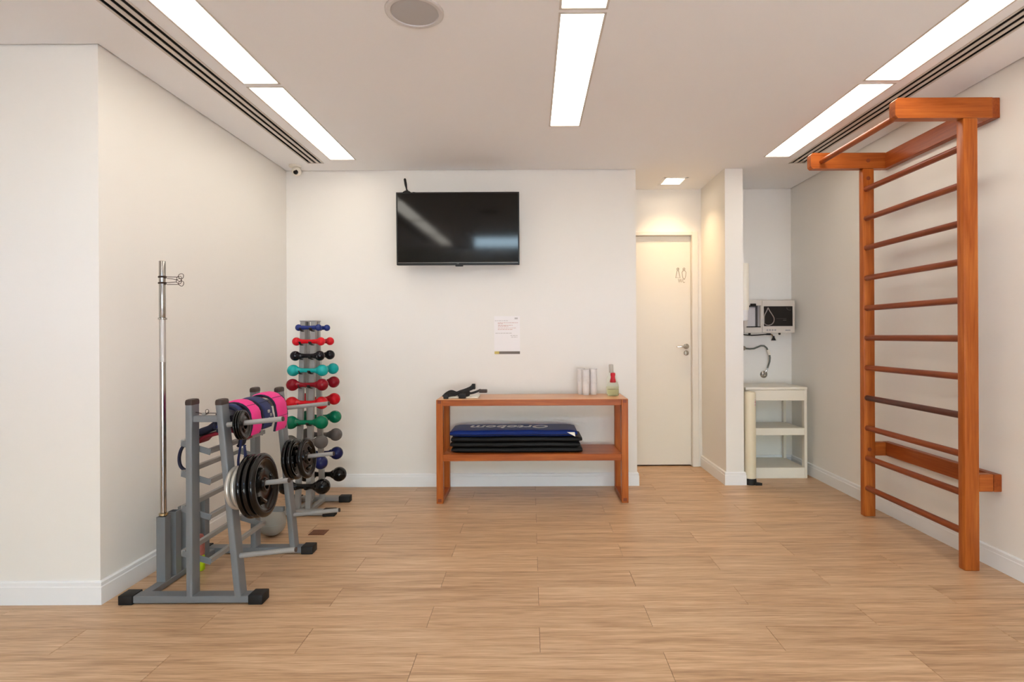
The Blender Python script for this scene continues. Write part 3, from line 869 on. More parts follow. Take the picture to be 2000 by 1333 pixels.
# bar holder tubes on a rail
MB().box(-1.846, -1.802, YA + 0.062, YC + 0.004, 0.004, 0.034, 0.002).build('holder_rail', M_GREY, RX)
for k in range(5):
    y = 2.765 + 0.0845 * k
    h = MB()
    x0, x1, t = -1.846, -1.803, 0.003
    y1 = y + 0.043
    h.box(x0, x1, y, y + t, 0.034, 0.352).box(x0, x1, y1 - t, y1, 0.034, 0.352).box(x0, x0 + t, y + t, y1 - t, 0.034, 0.352).box(x1 - t, x1, y + t, y1 - t, 0.034, 0.352)
    h.build('bar_holder', M_GREY, RX, smooth=None)
# plate pegs, tilted up six degrees
TL = math.radians(5.9)
PEG = {}
for Y in (YA + DP / 2, YC + DP / 2):
    for z in (0.826, 0.538, 0.214):
        xs0 = -1.378 - 0.083 * (z - 0.036) / 0.89 + T - 0.004
        L = 0.262
        e = (xs0 + L * math.cos(TL), Y, z + L * math.sin(TL))
        p = MB().tube((xs0, Y, z), e, 0.0118, 16).build('plate_peg', M_GREYW, RX)
        ex = (e[0] + 0.006 * math.cos(TL), Y, e[2] + 0.006 * math.sin(TL))
        MB().tube(e, ex, 0.0112, 16).build('peg_cap', M_CAP, p)
        PEG[(round(Y, 3), z)] = (xs0, Y, z)
# barbell standing in the first holder
BXc, BYc = -1.8245, 2.7865
bb = thing('barbell', (BXc, BYc, 0.04), 'chrome barbell standing upright in the rack holder by left wall', 'barbell')
MB().tube((BXc, BYc, 1.335), (BXc, BYc, 1.615), 0.0148, 20, rb=0.001).build('sleeve', M_CHROME, bb)
MB().lathe([(0.0148, 0), (0.0195, 0.001), (0.0195, 0.010), (0.0148, 0.011)], (BXc, BYc, 1.324), 'Z', 20).build('collar', M_CHROME, bb)
MB().tube((BXc, BYc, 1.114), (BXc, BYc, 1.324), 0.0142, 20).build('grip', M_KNURL, bb, label='knurled grip section')
MB().tube((BXc, BYc, 0.37), (BXc, BYc, 1.114), 0.0138, 20).build('shaft', M_CHROME, bb)
MB().lathe([(0.0138, 0), (0.020, 0.002), (0.020, 0.012), (0.0138, 0.014)], (BXc, BYc, 0.355), 'Z', 20).build('collar', M_BRASS, bb)
MB().tube((BXc, BYc, 0.04), (BXc, BYc, 0.355), 0.0138, 16).build('sleeve', M_CHROME, bb)
def spring_clip(cx, cy, cz, rad, label, lift=0.0, swing=0.0):
    r = thing('spring_clip', (cx, cy, cz), label, 'clip', 'spring clips on the upright barbell')
    pts = []
    N = 56
    for i in range(N + 1):
        a = -0.5 + 2 * PI * 2.5 * i / N
        pts.append((cx + rad * math.cos(a), cy + rad * math.sin(a), cz - 0.005 + 0.010 * i / N))
    MB().sweep(pts, 0.0022, 6).build('coil', M_WIRE, r)
    def leg(y, z0, z1, dx):
        q = [(cx + rad * 0.9, y, z0), (cx + 0.04, y, z0 + (z1 - z0) * 0.4), (cx + dx - 0.02, y, z1)]
        c = (cx + dx, y, z1 + 0.004)
        for i in range(13):
            a = PI + 0.4 + 2 * PI * i / 12
            q.append((c[0] + 0.013 * math.cos(a), y + 0.003 * math.sin(i), c[2] + 0.013 * math.sin(a)))
        return q
    MB().sweep(leg(cy - 0.010, cz, cz - 0.002 + lift, 0.094 + swing), 0.0015, 6).build('handle', M_WIRE, r)
    MB().sweep(leg(cy + 0.012, cz - 0.006, cz - 0.012 + lift, 0.083 - swing), 0.0015, 6).build('handle', M_WIRE, r)
spring_clip(BXc, BYc, 1.536, 0.0168, 'upper wire spring clip on the upright chrome barbell', 0.0, 0.006)
spring_clip(BXc, BYc, 1.506, 0.0168, 'lower wire spring clip on the upright chrome barbell', 0.006, -0.004)

# ------------------------------------------------------------------ weight plates on the pegs
def make_plate(name, R, t, bore, material, label, group, grips=True):
    r = thing(name, (0, 0, 0), label, 'weight plate', group)
    h = t / 2
    web = h * 0.30
    # profile of one side, mirrored: bore -> hub -> web -> rim
    side = [(bore, h * 0.9), (bore + 0.010, h * 0.9), (bore + 0.016, web), (R * 0.70, web), (R * 0.76, h * 0.75), (R * 0.82, h * 0.97), (R * 0.88, h), (R * 0.94, h * 0.88), (R * 0.98, h * 0.6), (R, h * 0.2)]
    prof = [(a, b) for a, b in side] + [(a, -b) for a, b in side[::-1]]
    MB().lathe(prof, (0, 0, 0), 'X', 40, closed=True).build('disc', material, r, smooth=40)
    MB().ring((h * 0.9, 0, 0), bore + 0.006, 0.003, 'X', 20, 6).build('hub_ring', M_CAP if material != M_SILVER else M_GREYW, r)
    if grips:
        for k in range(3):
            a0 = PI / 2 + 0.35 + 2 * PI * k / 3
            pts = [(web, 0.52 * R * math.cos(a0 + d), 0.52 * R * math.sin(a0 + d)) for d in (-0.5, -0.4, -0.2, 0, 0.2, 0.4, 0.5)]
            MB().sweep(pts, [0.004, 0.009, 0.011, 0.0115, 0.011, 0.009, 0.004], 8).build('grip', material, r, smooth=40)
    return r
def hang(pl, key, d, bore, label=None, first=False, yaw=0.0):
    x, y, z = PEG[key]
    loc = (x + d * math.cos(TL), y, z + d * math.sin(TL) - (bore - 0.0120) * 0.97)
    rot = (random.uniform(0, 6.28), -TL, yaw)
    e = Euler((rot[0], 0, 0)).to_matrix()
    e = Matrix.Rotation(yaw, 3, 'Z') @ Matrix.Rotation(-TL, 3, 'Y') @ Matrix.Rotation(rot[0], 3, 'X')
    if first:
        pl.location = loc; pl.rotation_euler = e.to_euler()
        return pl
    return dup(pl, loc, label, rot=e.to_euler())
KA, KC = round(YA + DP / 2, 3), round(YC + DP / 2, 3)
sm = make_plate('weight_plate', 0.069, 0.0105, 0.020, M_BLACK, 'small black plate on near top peg, closest to the post', 'small black plates on the top peg', grips=False)
hang(sm, (KA, 0.826), 0.060, 0.020, first=True, yaw=0.09)
hang(sm, (KA, 0.826), 0.0715, 0.020, 'small black plate on near top peg, between two others', yaw=0.09)
hang(sm, (KA, 0.826), 0.083, 0.020, 'small black plate on near top peg, outermost of three', yaw=0.09)
sv = make_plate('weight_plate', 0.100, 0.022, 0.020, M_SILVER, 'silver plate on near middle peg, against the post', 'silver plates on the middle peg', grips=False)
hang(sv, (KA, 0.538), 0.022, 0.020, first=True)
hang(sv, (KA, 0.538), 0.048, 0.020, 'silver plate on near middle peg, beside the first black one')
bp_ = make_plate('weight_plate', 0.147, 0.0265, 0.020, M_BLACK, 'large black plate on near middle peg, touching the silver ones', 'large black plates on the near peg')
hang(bp_, (KA, 0.538), 0.090, 0.020, first=True, yaw=0.05)
hang(bp_, (KA, 0.538), 0.1175, 0.020, 'large black plate on near middle peg, in the middle', yaw=0.05)
hang(bp_, (KA, 0.538), 0.148, 0.020, 'large black plate on near middle peg, outermost facing the room', yaw=0.05)
mp_ = make_plate('weight_plate', 0.116, 0.026, 0.020, M_BLACK, 'medium black plate on far middle peg, against the post', 'medium black plates on the far peg')
hang(mp_, (KC, 0.538), 0.020, 0.020, first=True)
hang(mp_, (KC, 0.538), 0.048, 0.020, 'medium black plate on far middle peg, second from the post')
hang(mp_, (KC, 0.538), 0.110, 0.020, 'medium black plate on far middle peg, outermost and apart')

# ------------------------------------------------------------------ ankle weights draped over the top rail
def ankle_weight(y0, y1, pm, bm_, label, zl=0.775, zr=0.765, xc=-1.438, hw=0.078, top=0.916, th=0.013, wob=0.0, group='ankle weights draped over the rack'):
    r = thing('ankle_weight', (xc, (y0 + y1) / 2, top), label, 'ankle weight', group)
    path = []
    for i in range(6): path.append((xc - hw - 0.004 * math.sin(i * 0.8), zl + (top - 0.075 - zl) * i / 6))
    for i in range(13):
        a = PI - PI * i / 12
        path.append((xc + hw * math.cos(a), top - 0.075 + 0.075 * math.sin(a) ** 0.9))
    for i in range(1, 7): path.append((xc + hw + 0.006 * math.sin(i * 0.7), top - 0.075 + (zr - top + 0.075) * i / 6))
    n = len(path)
    W = (y1 - y0) / 2
    cy = (y0 + y1) / 2
    mb = MB()
    sg_ = 16
    T_ = []
    for i in range(n):
        a = Vector(path[max(i - 1, 0)]); b = Vector(path[min(i + 1, n - 1)])
        T_.append((b - a).normalized())
    seams = (8, 15, 20)
    for i, (x, z) in enumerate(path):
        nx_, nz_ = -T_[i].y, T_[i].x
        puff = min(abs(i - s) for s in seams)
        tt = th * (0.62 if puff == 0 else 0.92 if puff == 1 else 1.05)
        if i in (0, n - 1): tt = th * 0.5
        for k in range(sg_):
            a = 2 * PI * k / sg_
            c, s = math.cos(a), math.sin(a)
            c = math.copysign(abs(c) ** 0.5, c); s = math.copysign(abs(s) ** 0.8, s)
            mb.v.append(Vector((x + nx_ * s * tt, cy + c * (W - 0.004) + wob * (i - n / 2) / n, z + nz_ * s * tt)))
    for i in range(n - 1):
        for k in range(sg_):
            mb.f.append([i * sg_ + k, i * sg_ + (k + 1) % sg_, (i + 1) * sg_ + (k + 1) % sg_, (i + 1) * sg_ + k])
    mb.f += [list(range(sg_))[::-1], [(n - 1) * sg_ + k for k in range(sg_)]]
    mb.build('pad', pm, r, smooth=60)
    for sy in (-1, 1):
        pts = [(x, cy + sy * (W - 0.003) + wob * (i - n / 2) / n, z) for i, (x, z) in enumerate(path)]
        MB().sweep(pts, 0.0065, 8).build('binding', bm_, r)
    st = MB()
    for s in seams[1:]:
        x, z = path[s]; nx_, nz_ = -T_[s].y, T_[s].x
        st.sweep([(x + nx_ * th * 0.66, cy - W + 0.006 + wob * (s - n / 2) / n, z + nz_ * th * 0.66), (x + nx_ * th * 0.66, cy + W - 0.006 + wob * (s - n / 2) / n, z + nz_ * th * 0.66)], 0.0012, 6)
    st.build('seam', bm_, r)
    return r
ankle_weight(2.668, 2.712, M_NAVY, M_NAVYD, 'navy ankle weight draped right behind the near post', zl=0.80, zr=0.80, hw=0.062, top=0.905)
ankle_weight(2.720, 2.822, M_PINK, M_NAVYD, 'pink ankle weight nearer the camera, draped over top rail', zr=0.758)
a = ankle_weight(2.842, 2.945, M_NAVY, M_NAVYD, 'navy ankle weight hanging between the two pink ones', zr=0.770)
bk = MB()
for dy, z in ((-0.02, 0.855), (0.0, 0.835), (-0.018, 0.815), (0.006, 0.80)):
    bk.box(-1.3545, -1.342, 2.905 + dy - 0.008, 2.905 + dy + 0.010, z - 0.008, z + 0.008, 0.003)
bk.build('buckle', M_GREYW, a)
ankle_weight(2.985, 3.118, M_PINK, M_NAVYD, 'pink ankle weight farther back, next to the far post', zr=0.735, top=0.925)
# dark weight slumped in the upper tray, with burgundy lining
r = thing('ankle_weight', (-1.58, 2.84, 0.72), 'dark navy ankle weight with burgundy lining slumped in the upper tray', 'ankle weight')
ribbon([(-1.668, 2.83, 0.752), (-1.635, 2.83, 0.770), (-1.60, 2.83, 0.782), (-1.565, 2.83, 0.806), (-1.53, 2.83, 0.826), (-1.49, 2.83, 0.822), (-1.455, 2.83, 0.800)], 0.055, 0.017, up=(0, 1, 0), seg=12).build('pad', M_NAVYD, r, smooth=60)
ribbon([(-1.655, 2.835, 0.715), (-1.63, 2.835, 0.738), (-1.59, 2.835, 0.750), (-1.54, 2.835, 0.762), (-1.49, 2.835, 0.770), (-1.45, 2.835, 0.755), (-1.435, 2.835, 0.72)], 0.050, 0.010, up=(0, 1, 0), seg=12).build('lining', M_BURG, r, smooth=60)
ribbon([(-1.43, 2.78, 0.80), (-1.425, 2.78, 0.76), (-1.43, 2.78, 0.715), (-1.44, 2.78, 0.70)], 0.03, 0.008, up=(0, 1, 0), seg=10).build('strap', M_NAVYD, r, smooth=60)
# elastic tubes
o = ribbon([(-1.60, 2.69, 0.735), (-1.645, 2.69, 0.735), (-1.672, 2.69, 0.705), (-1.684, 2.69, 0.665), (-1.680, 2.69, 0.625), (-1.658, 2.69, 0.603), (-1.615, 2.69, 0.598)], 0.0065, 0.0065, up=(0, 1, 0)).build('resistance_band', M_NAVYD, smooth=60)
tag(o, 'dark elastic tube looping out on the wall side of the rack', 'resistance band')
o = ribbon([(-1.398, 2.72, 0.80), (-1.402, 2.72, 0.74), (-1.412, 2.72, 0.68), (-1.418, 2.72, 0.63), (-1.410, 2.72, 0.575), (-1.398, 2.725, 0.62), (-1.390, 2.73, 0.66), (-1.396, 2.735, 0.71), (-1.388, 2.735, 0.66), (-1.372, 2.735, 0.62)], 0.010, 0.0025, up=(0, 1, 0)).build('resistance_band', M_NAVY, smooth=60)
tag(o, 'navy strap hanging behind the small plates on the rack', 'resistance band')
# wire clip lying on the near crossbar
r = thing('wire_clip', (-1.50, YA + 0.03, 0.87), 'thin silver wire clip lying on the near top crossbar', 'clip')
MB().sweep([(-1.568, YA + 0.03, 0.886), (-1.54, YA + 0.03, 0.880), (-1.52, YA + 0.028, 0.876), (-1.50, YA + 0.026, 0.882), (-1.46, YA + 0.022, 0.882)], 0.0018, 6).build('wire', M_WIRE, r)
lp = [(-1.512 + 0.008 * math.cos(t * 0.7), YA + 0.026, 0.890 + 0.010 * math.sin(t * 0.7)) for t in range(10)]
MB().sweep([(-1.524, YA + 0.028, 0.874)] + lp, 0.0014, 6).build('loop', M_WIRE, r)
MB().lathe([(0.006, -0.008), (0.007, 0), (0.006, 0.008)], (-1.527, YA + 0.028, 0.878), 'X', 12).build('coil', M_GREYW, r)

# ------------------------------------------------------------------ floor things by the rack
r = thing('medicine_ball', (-1.617, 3.50, 0), 'grey ball on the floor behind the weight rack', 'ball')
MB().ball((-1.617, 3.50, 0.083), 0.083, 28, 18).build('ball', M_BALL, r)
MB().ring((-1.617, 3.50, 0.083), 0.0828, 0.0012, 'Z', 40, 6).build('seam', M_GREYW, r)
r = thing('water_bottle', (-1.765, 2.985, 0), 'small neon green and coral bottle on floor behind the near post', 'bottle')
MB().lathe([(0.022, 0), (0.026, 0.004), (0.027, 0.06), (0.024, 0.082)], (-1.765, 2.985, 0), 'Z', 20).build('base', M_NEON, r)
MB().lathe([(0.024, 0.082), (0.026, 0.088), (0.026, 0.15), (0.024, 0.17), (0.018, 0.188), (0.001, 0.19)], (-1.765, 2.985, 0), 'Z', 20).build('sleeve', M_CORAL, r)
r = thing('floor_outlet', (-1.345, 3.548, 0), 'brown metal floor outlet cover set flush beside the rack', 'outlet cover')
MB().box(-1.395, -1.295, 3.503, 3.594, 0.0, 0.003, 0.001).build('plate', M_OUTLET, r)
MB().box(-1.375, -1.315, 3.52, 3.577, 0.003, 0.0042, 0.0005).build('lid', M_OUTLET, r)

# ------------------------------------------------------------------ dumbbell tower
DR = thing('dumbbell_rack', (-1.585, 4.0, 0), 'narrow grey upright dumbbell tower standing in the left back corner', 'rack')
def lerp(a, b, t): return a + (b - a) * t
def yfront(z): return lerp(3.895, 4.015, z / 1.35)     # front face of front posts
def yrear(z): return lerp(4.19, 4.10, z / 1.35)
PX = (-1.628, -1.553)
for x in PX:
    w2, d2 = 0.0175, 0.03
    for fn, s in ((yfront, 0), (yrear, -0.03)):
        mb = MB()
        y0, y1 = fn(0.03) + s, fn(1.345) + s
        mb.hexa([(x - w2, y0, 0.03), (x + w2, y0, 0.03), (x + w2, y0 + d2, 0.03), (x - w2, y0 + d2, 0.03)],
                [(x - w2, y1, 1.345), (x + w2, y1, 1.345), (x + w2, y1 + d2, 1.345), (x - w2, y1 + d2, 1.345)])
        mb.build('post', M_GREYW, DR, smooth=None)
MB().box(-1.648, -1.533, 4.008, 4.106, 1.345, 1.352, 0.001).build('top_plate', M_GREYW, DR)
for y in (3.862, 4.19):
    b = MB().box(-1.75, -1.40, y, y + 0.05, 0.008, 0.042, 0.002).build('base_bar', M_GREYW, DR)
    for a, c in ((-1.795, -1.722), (-1.438, -1.355)):
        MB().box(a, c, y - 0.005, y + 0.055, 0, 0.047, 0.005, 2).build('rubber_foot', M_FOOT, b)
for x in PX:
    MB().box(x - 0.0175, x + 0.0175, 3.91, 4.19, 0.010, 0.036, 0.002).build('foot_rail', M_GREYW, DR)
COL = {'blue': (42, 56, 122), 'red': (214, 22, 36), 'black': (20, 17, 24), 'teal': (20, 168, 164), 'wine': (142, 14, 32), 'scarlet': (206, 18, 32),
       'green': (0, 112, 78), 'grey': (98, 93, 90), 'midnight': (24, 30, 82), 'jet': (14, 13, 14)}
# colour word, z, half length front, ball radius, x centre front, rear column z tweak
ROWS = [('blue', 'small blue', 1.301, 0.070, 0.0235), ('red', 'small bright red', 1.203, 0.086, 0.0295), ('black', 'small black', 1.102, 0.086, 0.035),
        ('teal', 'teal', 1.000, 0.102, 0.0405), ('wine', 'dark red', 0.900, 0.104, 0.0425), ('scarlet', 'larger bright red', 0.774, 0.104, 0.044),
        ('green', 'green', 0.640, 0.106, 0.0465), ('grey', 'grey', 0.506, 0.108, 0.047), ('midnight', 'large dark blue', 0.366, 0.110, 0.0475), ('jet', 'largest black', 0.205, 0.125, 0.0535)]
for i, (key, word, z, hl, R) in enumerate(ROWS):
    m = mat('neoprene_' + key, COL[key], 0.16, spec=0.34)
    hr = 0.0135 + 0.0035 * i / 9
    r = thing('dumbbell', (0, 0, 0), 'x', 'dumbbell', 'dumbbells on the tower rack')
    MB().sweep([(-hl, 0, 0), (-hl + R * 0.85, 0, 0), (-hl + R * 1.25, 0, 0), (-hl * 0.3, 0, 0), (hl * 0.3, 0, 0), (hl - R * 1.25, 0, 0), (hl - R * 0.85, 0, 0), (hl, 0, 0)],
               [R * 0.6, R * 0.62, hr * 1.15, hr, hr, hr * 1.15, R * 0.62, R * 0.6], 18).build('handle', m, r, smooth=60)
    for s in (-1, 1):
        MB().ball((s * hl, 0, 0), R, 24, 16).build('weight_ball', m, r, smooth=60)
    yf = yfront(z) - hr - 0.022
    yr = yrear(z) + hr + 0.022
    xc = -1.567 if key not in ('blue', 'black') else (-1.571 if key == 'blue' else -1.572)
    xr = -1.567 if key not in ('blue', 'black') else -1.571
    r.location = (xc, yf, z)
    r['label'] = '%s dumbbell in the front column of the dumbbell tower' % word
    dup(r, (xr, yr, z), '%s dumbbell in the rear column of the dumbbell tower' % word)
    for x in PX:
        for fn, sgn, yd in ((yfront, -1, yf), (yrear, 1, yr)):
            y = fn(z)
            pts = [(x, y - sgn * 0.004, z - hr - 0.014), (x, y + sgn * 0.006, z - hr - 0.012), (x, yd - sgn * hr * 0.6, z - hr - 0.0065), (x, yd + sgn * hr * 0.4, z - hr - 0.0055), (x, yd + sgn * (hr + 0.004), z - hr * 0.4), (x, yd + sgn * (hr + 0.006), z - hr * 0.1)]
            MB().sweep(pts, 0.0045, 6, flat=(0.011, 0.0022), up=(1, 0, 0)).build('cradle', M_FOOT, DR)

# ------------------------------------------------------------------ recess: purifier, cart, dispensers, hose
r = thing('water_purifier', (2.16, YD, 1.25), 'beige wall-mounted water purifier with black panel in the recess', 'water purifier')
PX0, PX1, PY, PZ0, PZ1 = 1.935, 2.396, 5.10, 1.250, 1.547
SPL = 2.098
MB().box(SPL, PX1, PY, YD, PZ0, PZ1, 0.008, 2).build('body', M_PURI, r)
lf = MB()
lf.box(PX0, SPL, PY + 0.004, YD, 1.500, PZ1, 0.004).box(PX0, SPL, PY + 0.004, YD, PZ0, 1.304, 0.004)
lf.box(PX0, PX0 + 0.03, PY + 0.004, YD, 1.304, 1.500).box(SPL - 0.014, SPL, PY + 0.004, YD, 1.304, 1.500).box(PX0, SPL, PY + 0.09, YD, 1.304, 1.5)
lf.build('dispensing_bay', M_PURI, r)
MB().box(PX0 + 0.03, SPL - 0.014, PY + 0.085, PY + 0.0905, 1.304, 1.5).build('bay_back', M_PURIGREY, r)
MB().box(PX0 + 0.031, 2.056, PY + 0.05, PY + 0.086, 1.31, 1.488, 0.003).build('cup_plate', M_CUPPLATE, r)
MB().box(2.068, SPL - 0.014, PY + 0.03, PY + 0.086, 1.304, 1.5).build('bay_side', M_PURIGREY, r)
MB().box(1.990, 2.042, PY - 0.004, PY + 0.04, 1.492, 1.517, 0.003).build('spout', M_PANEL, r)
MB().box(PX0 + 0.02, SPL - 0.016, PY - 0.002, PY + 0.006, 1.302, 1.309).build('drip_edge', M_PANEL, r)
MB().box(2.112, 2.372, PY - 0.003, PY + 0.002, 1.311, 1.492, 0.002).build('panel', M_PANEL, r)
dr = []
for k in range(25):
    a = -0.42 * PI + (2 * PI - 0.16 * PI) * k / 24 - PI * 0.0
cxd, czd, rd = 2.152, 1.372, 0.052
for k in range(21):
    a = math.radians(28 - k * (236 / 20.0))
    dr.append((cxd + rd * math.cos(a), PY - 0.0035, czd + rd * math.sin(a)))
dr = [(max(p[0], 2.114), p[1], p[2]) for p in dr]
MB().sweep([(cxd - 0.004, PY - 0.0035, 1.478), (cxd, PY - 0.0035, 1.474), (cxd + 0.010, PY - 0.0035, 1.452), (cxd + 0.028, PY - 0.0035, 1.425)] + dr + [(2.120, PY - 0.0035, 1.418), (cxd - 0.014, PY - 0.0035, 1.452), (cxd - 0.004, PY - 0.0035, 1.478)], 0.0034, 6, flat=(0.0012, 0.0042), up=(0, 1, 0)).build('water_drop', M_SILVINK, r, label='silver outline of a water drop')
ln = MB().box(2.222, 2.314, PY - 0.0042, PY - 0.003, 1.3785, 1.3815).box(2.284, 2.314, PY - 0.0042, PY - 0.003, 1.364, 1.369)
ln.sweep([(2.318, PY - 0.0035, 1.478), (2.322, PY - 0.0035, 1.464), (2.334, PY - 0.0035, 1.456), (2.356, PY - 0.0035, 1.455)], 0.0025, 6)
ln.build('print', M_DIMINK, r)
kb = MB()
for k in range(4):
    kb.lathe([(0.008, 0), (0.008, -0.004), (0.001, -0.005)], (2.142 + 0.024 * k, PY, 1.276), 'Y', 12)
kb.build('button', M_PURIGREY, r)
MB().box(2.306, 2.352, PY - 0.001, PY + 0.001, 1.268, 1.279).build('nameplate', M_PURIGREY, r)
ft = MB()
for x in (2.00, 2.275): ft.lathe([(0.010, 0), (0.011, -0.012), (0.006, -0.018), (0.001, -0.018)], (x, PY + 0.05, PZ0), 'Z', 14)
ft.build('foot', M_FOOT, r)
# power cable with plug
r = thing('power_cable', (2.1, 5.24, 1.2), 'black power cable plugged in below the water purifier', 'cable')
MB().sweep([(1.86, 5.262, 1.262), (1.95, 5.255, 1.242), (2.0, 5.25, 1.234), (2.06, 5.25, 1.228), (2.12, 5.25, 1.231), (2.18, 5.25, 1.236), (2.232, 5.25, 1.238)], 0.0048, 8).build('cord', M_CABLE, r)
MB().box(2.200, 2.236, 5.240, 5.262, 1.231, 1.246, 0.003).build('plug', M_CABLE, r)
MB().sweep([(2.236, 5.25, 1.238), (2.25, 5.25, 1.232), (2.258, 5.25, 1.215)], 0.006, 8).build('strain_relief', M_BRASS, r)
MB().lathe([(0.008, 0.0), (0.009, -0.012), (0.018, -0.034), (0.021, -0.037), (0.021, -0.042), (0.001, -0.042)], (2.262, 5.245, 1.222), 'Z', 16).build('plug', M_CABLE, r)
# braided hose, valve and drain flange
r = thing('water_hose', (2.1, 5.25, 0.85), 'grey braided water hose with white coupling on recess wall', 'hose')
MB().lathe([(0.030, 0), (0.030, -0.006), (0.020, -0.010), (0.014, -0.012), (0.014, -0.045), (0.020, -0.05), (0.020, -0.062), (0.001, -0.064)], (1.972, YD, 1.110), 'Y', 18).build('valve', M_CHROME, r, label='chrome wall valve')
MB().sweep([(1.985, 5.225, 1.108), (2.03, 5.225, 1.103), (2.07, 5.225, 1.106), (2.10, 5.225, 1.118), (2.135, 5.225, 1.132), (2.165, 5.225, 1.130), (2.188, 5.225, 1.112), (2.200, 5.225, 1.085)], 0.0078, 10).build('hose', M_HOSE, r)
MB().sweep([(2.199, 5.225, 1.095), (2.203, 5.225, 1.083), (2.208, 5.225, 1.070), (2.213, 5.225, 1.058), (2.215, 5.225, 1.045)], [0.010, 0.014, 0.0115, 0.014, 0.010], 12).build('coupling', M_WPLAST, r, label='white plastic coupling')
MB().sweep([(2.215, 5.225, 1.048), (2.219, 5.225, 1.02), (2.216, 5.225, 0.985), (2.208, 5.228, 0.955), (2.200, 5.235, 0.925)], 0.0075, 10).build('hose', M_HOSE, r)
MB().lathe([(0.034, 0), (0.033, -0.006), (0.022, -0.014), (0.012, -0.018), (0.012, -0.034), (0.001, -0.036)], (2.180, YD, 0.862), 'Y', 22).build('flange', M_CHROME, r, label='round chrome flange')
MB().sweep([(2.180, 5.245, 0.862), (2.180, 5.238, 0.885), (2.192, 5.235, 0.905), (2.200, 5.235, 0.925)], 0.006, 8).build('elbow', M_CHROME, r)
# white open cart
r = thing('utility_cart', (2.10, 5.04, 0), 'white open three-tier utility cart standing below the water purifier', 'cart')
CX0, CX1, CY0, CY1 = 1.840, 2.366, 4.826, 5.258
MB().box(CX0 - 0.003, CX1 + 0.001, CY0 - 0.004, CY1, 0.760, 0.783, 0.003, 2).build('top', M_WPLAST, r)
def tray(z0, z1, name, zf):
    mb = MB()
    mb.box(CX0 + 0.002, CX1 - 0.024, CY0, CY0 + 0.014, z0, z1, 0.002)
    mb.box(CX0 + 0.002, CX0 + 0.012, CY0 + 0.014, CY1 - 0.012, zf, zf + 0.012) if z1 < 0.7 else mb.box(CX0 + 0.002, CX0 + 0.014, CY0 + 0.014, CY1 - 0.012, z0, z1)
    if z1 > 0.7:
        mb.box(CX1 - 0.014, CX1 - 0.002, CY0 + 0.014, CY1 - 0.012, z0, z1)
        mb.box(CX0 + 0.002, CX1 - 0.002, CY1 - 0.014, CY1 - 0.002, z0, z1)
    mb.box(CX0 + 0.012, CX1 - 0.004, CY0 + 0.014, CY1 - 0.004, zf, zf + 0.012)
    return mb.build(name, M_WPLAST, r)
tray(0.668, 0.758, 'drawer_front', 0.70)
tray(0.370, 0.432, 'shelf', 0.405)
tray(0.0, 0.092, 'bottom_shelf', 0.075)
for x0, x1, w_ in ((CX0, CX0 + 0.024, 1), (CX1 - 0.024, CX1, -1)):
    MB().box(x0, x1, CY0, CY0 + 0.05, 0, 0.760, 0.002).build('post', M_WPLAST, r)
    MB().box(x0, x1, CY1 - 0.035, CY1, 0, 0.760, 0.002).build('post', M_WPLAST, r)
for z in (0.0, 0.37):
    MB().box(CX1 - 0.022, CX1 - 0.004, CY0 + 0.05, CY1 - 0.035, z, z + 0.05, 0.002).build('side_rail', M_WPLAST, r)
    MB().box(CX0 + 0.004, CX0 + 0.022, CY0 + 0.05, CY1 - 0.035, z, z + 0.05, 0.002).build('side_rail', M_WPLAST, r)
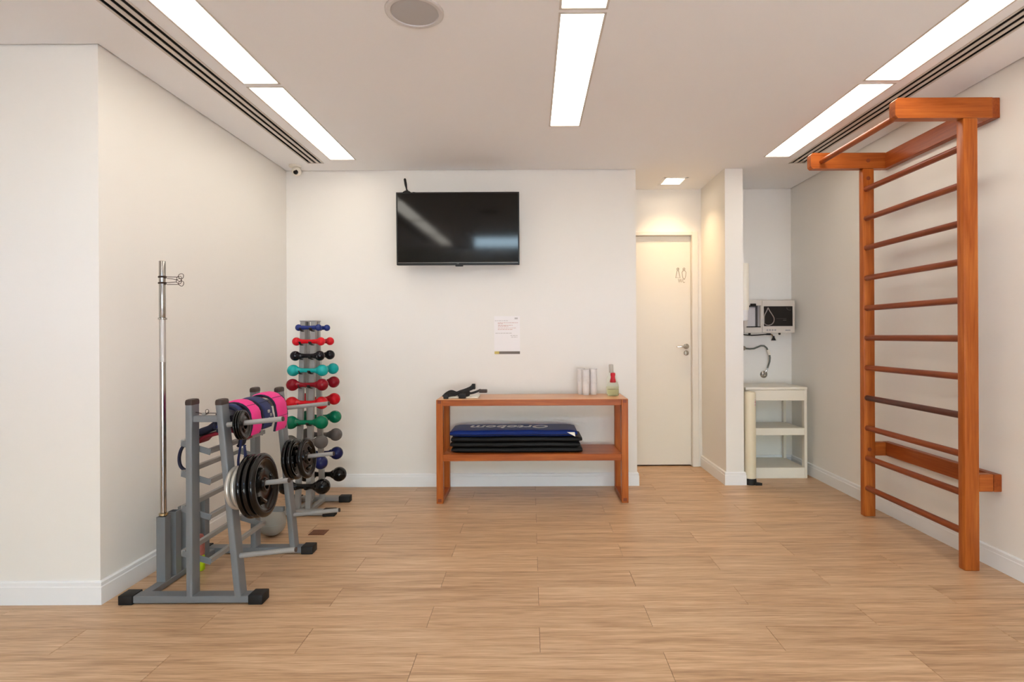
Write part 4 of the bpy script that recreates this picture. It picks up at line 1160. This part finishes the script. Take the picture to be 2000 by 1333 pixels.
# used-cup tube on the floor
r = thing('cup_disposal_tube', (1.808, 4.605, 0), 'tall cream cup disposal tube with black foot standing by the partition', 'cup dispenser')
MB().lathe([(0.046, 0.05), (0.047, 0.06), (0.0465, 0.74), (0.044, 0.758), (0.040, 0.764), (0.034, 0.762), (0.034, 0.60), (0.001, 0.60)], (1.808, 4.655, 0), 'Z', 30).build('tube', M_CREAM, r)
ftb = MB().lathe([(0.050, 0.0), (0.050, 0.03), (0.046, 0.052)], (1.808, 4.655, 0), 'Z', 24)
ftb.prism([(1.83, 4.60), (1.885, 4.60), (1.890, 4.612), (1.845, 4.66)], 0.0, 0.018, 'Z')
ftb.build('foot', M_FOOT, r)
lb = MB()
lab = [(1.808 + 0.0472 * math.sin(a), 4.655 - 0.0472 * math.cos(a)) for a in (0.45, 0.6, 0.75, 0.9)]
for (xa, ya), (xb, yb_) in zip(lab[:-1], lab[1:]):
    lb.add([(xa, ya, 0.648), (xb, yb_, 0.648), (xb, yb_, 0.712), (xa, ya, 0.712)], [[0, 1, 2, 3]])
lbo = lb.build('label', M_WPLAST, r, smooth=60)
def on_tube(a0, a1, z0, z1):
    mb = MB()
    q = [(1.808 + rr * math.sin(a), 4.655 - rr * math.cos(a)) for a in (a0, a1) for rr in (0.0473, 0.0478)]
    mb.add([(q[0][0], q[0][1], z0), (q[2][0], q[2][1], z0), (q[2][0], q[2][1], z1), (q[0][0], q[0][1], z1), (q[1][0], q[1][1], z0), (q[3][0], q[3][1], z0), (q[3][0], q[3][1], z1), (q[1][0], q[1][1], z1)],
           [[0, 1, 2, 3], [4, 7, 6, 5], [0, 4, 5, 1], [3, 2, 6, 7], [0, 3, 7, 4], [1, 5, 6, 2]])
    return mb
arrow = MB()
for q in (on_tube(0.64, 0.70, 0.682, 0.706), on_tube(0.58, 0.76, 0.676, 0.684), on_tube(0.54, 0.82, 0.664, 0.667), on_tube(0.54, 0.82, 0.657, 0.660), on_tube(0.54, 0.82, 0.650, 0.653)):
    arrow.add(q.v, q.f)
arrow.build('arrow', M_RED, r, label='small red arrow print', smooth=None)
# cup dispenser tube on the side of the partition
r = thing('cup_dispenser', (1.788, 4.72, 1.35), 'white tubular cup dispenser fixed to the side of partition', 'cup dispenser')
MB().lathe([(0.036, 1.44), (0.040, 1.46), (0.040, 1.825), (0.036, 1.833), (0.001, 1.834)], (1.788, 4.72, 0), 'Z', 26).build('tube', M_WPLAST, r)
MB().lathe([(0.028, 1.352), (0.031, 1.356), (0.033, 1.43), (0.036, 1.44)], (1.788, 4.72, 0), 'Z', 26).build('cup_holder', M_CUP, r)
MB().box(XP2, 1.765, 4.70, 4.74, 1.50, 1.78, 0.002).build('bracket', M_WPLAST, r)
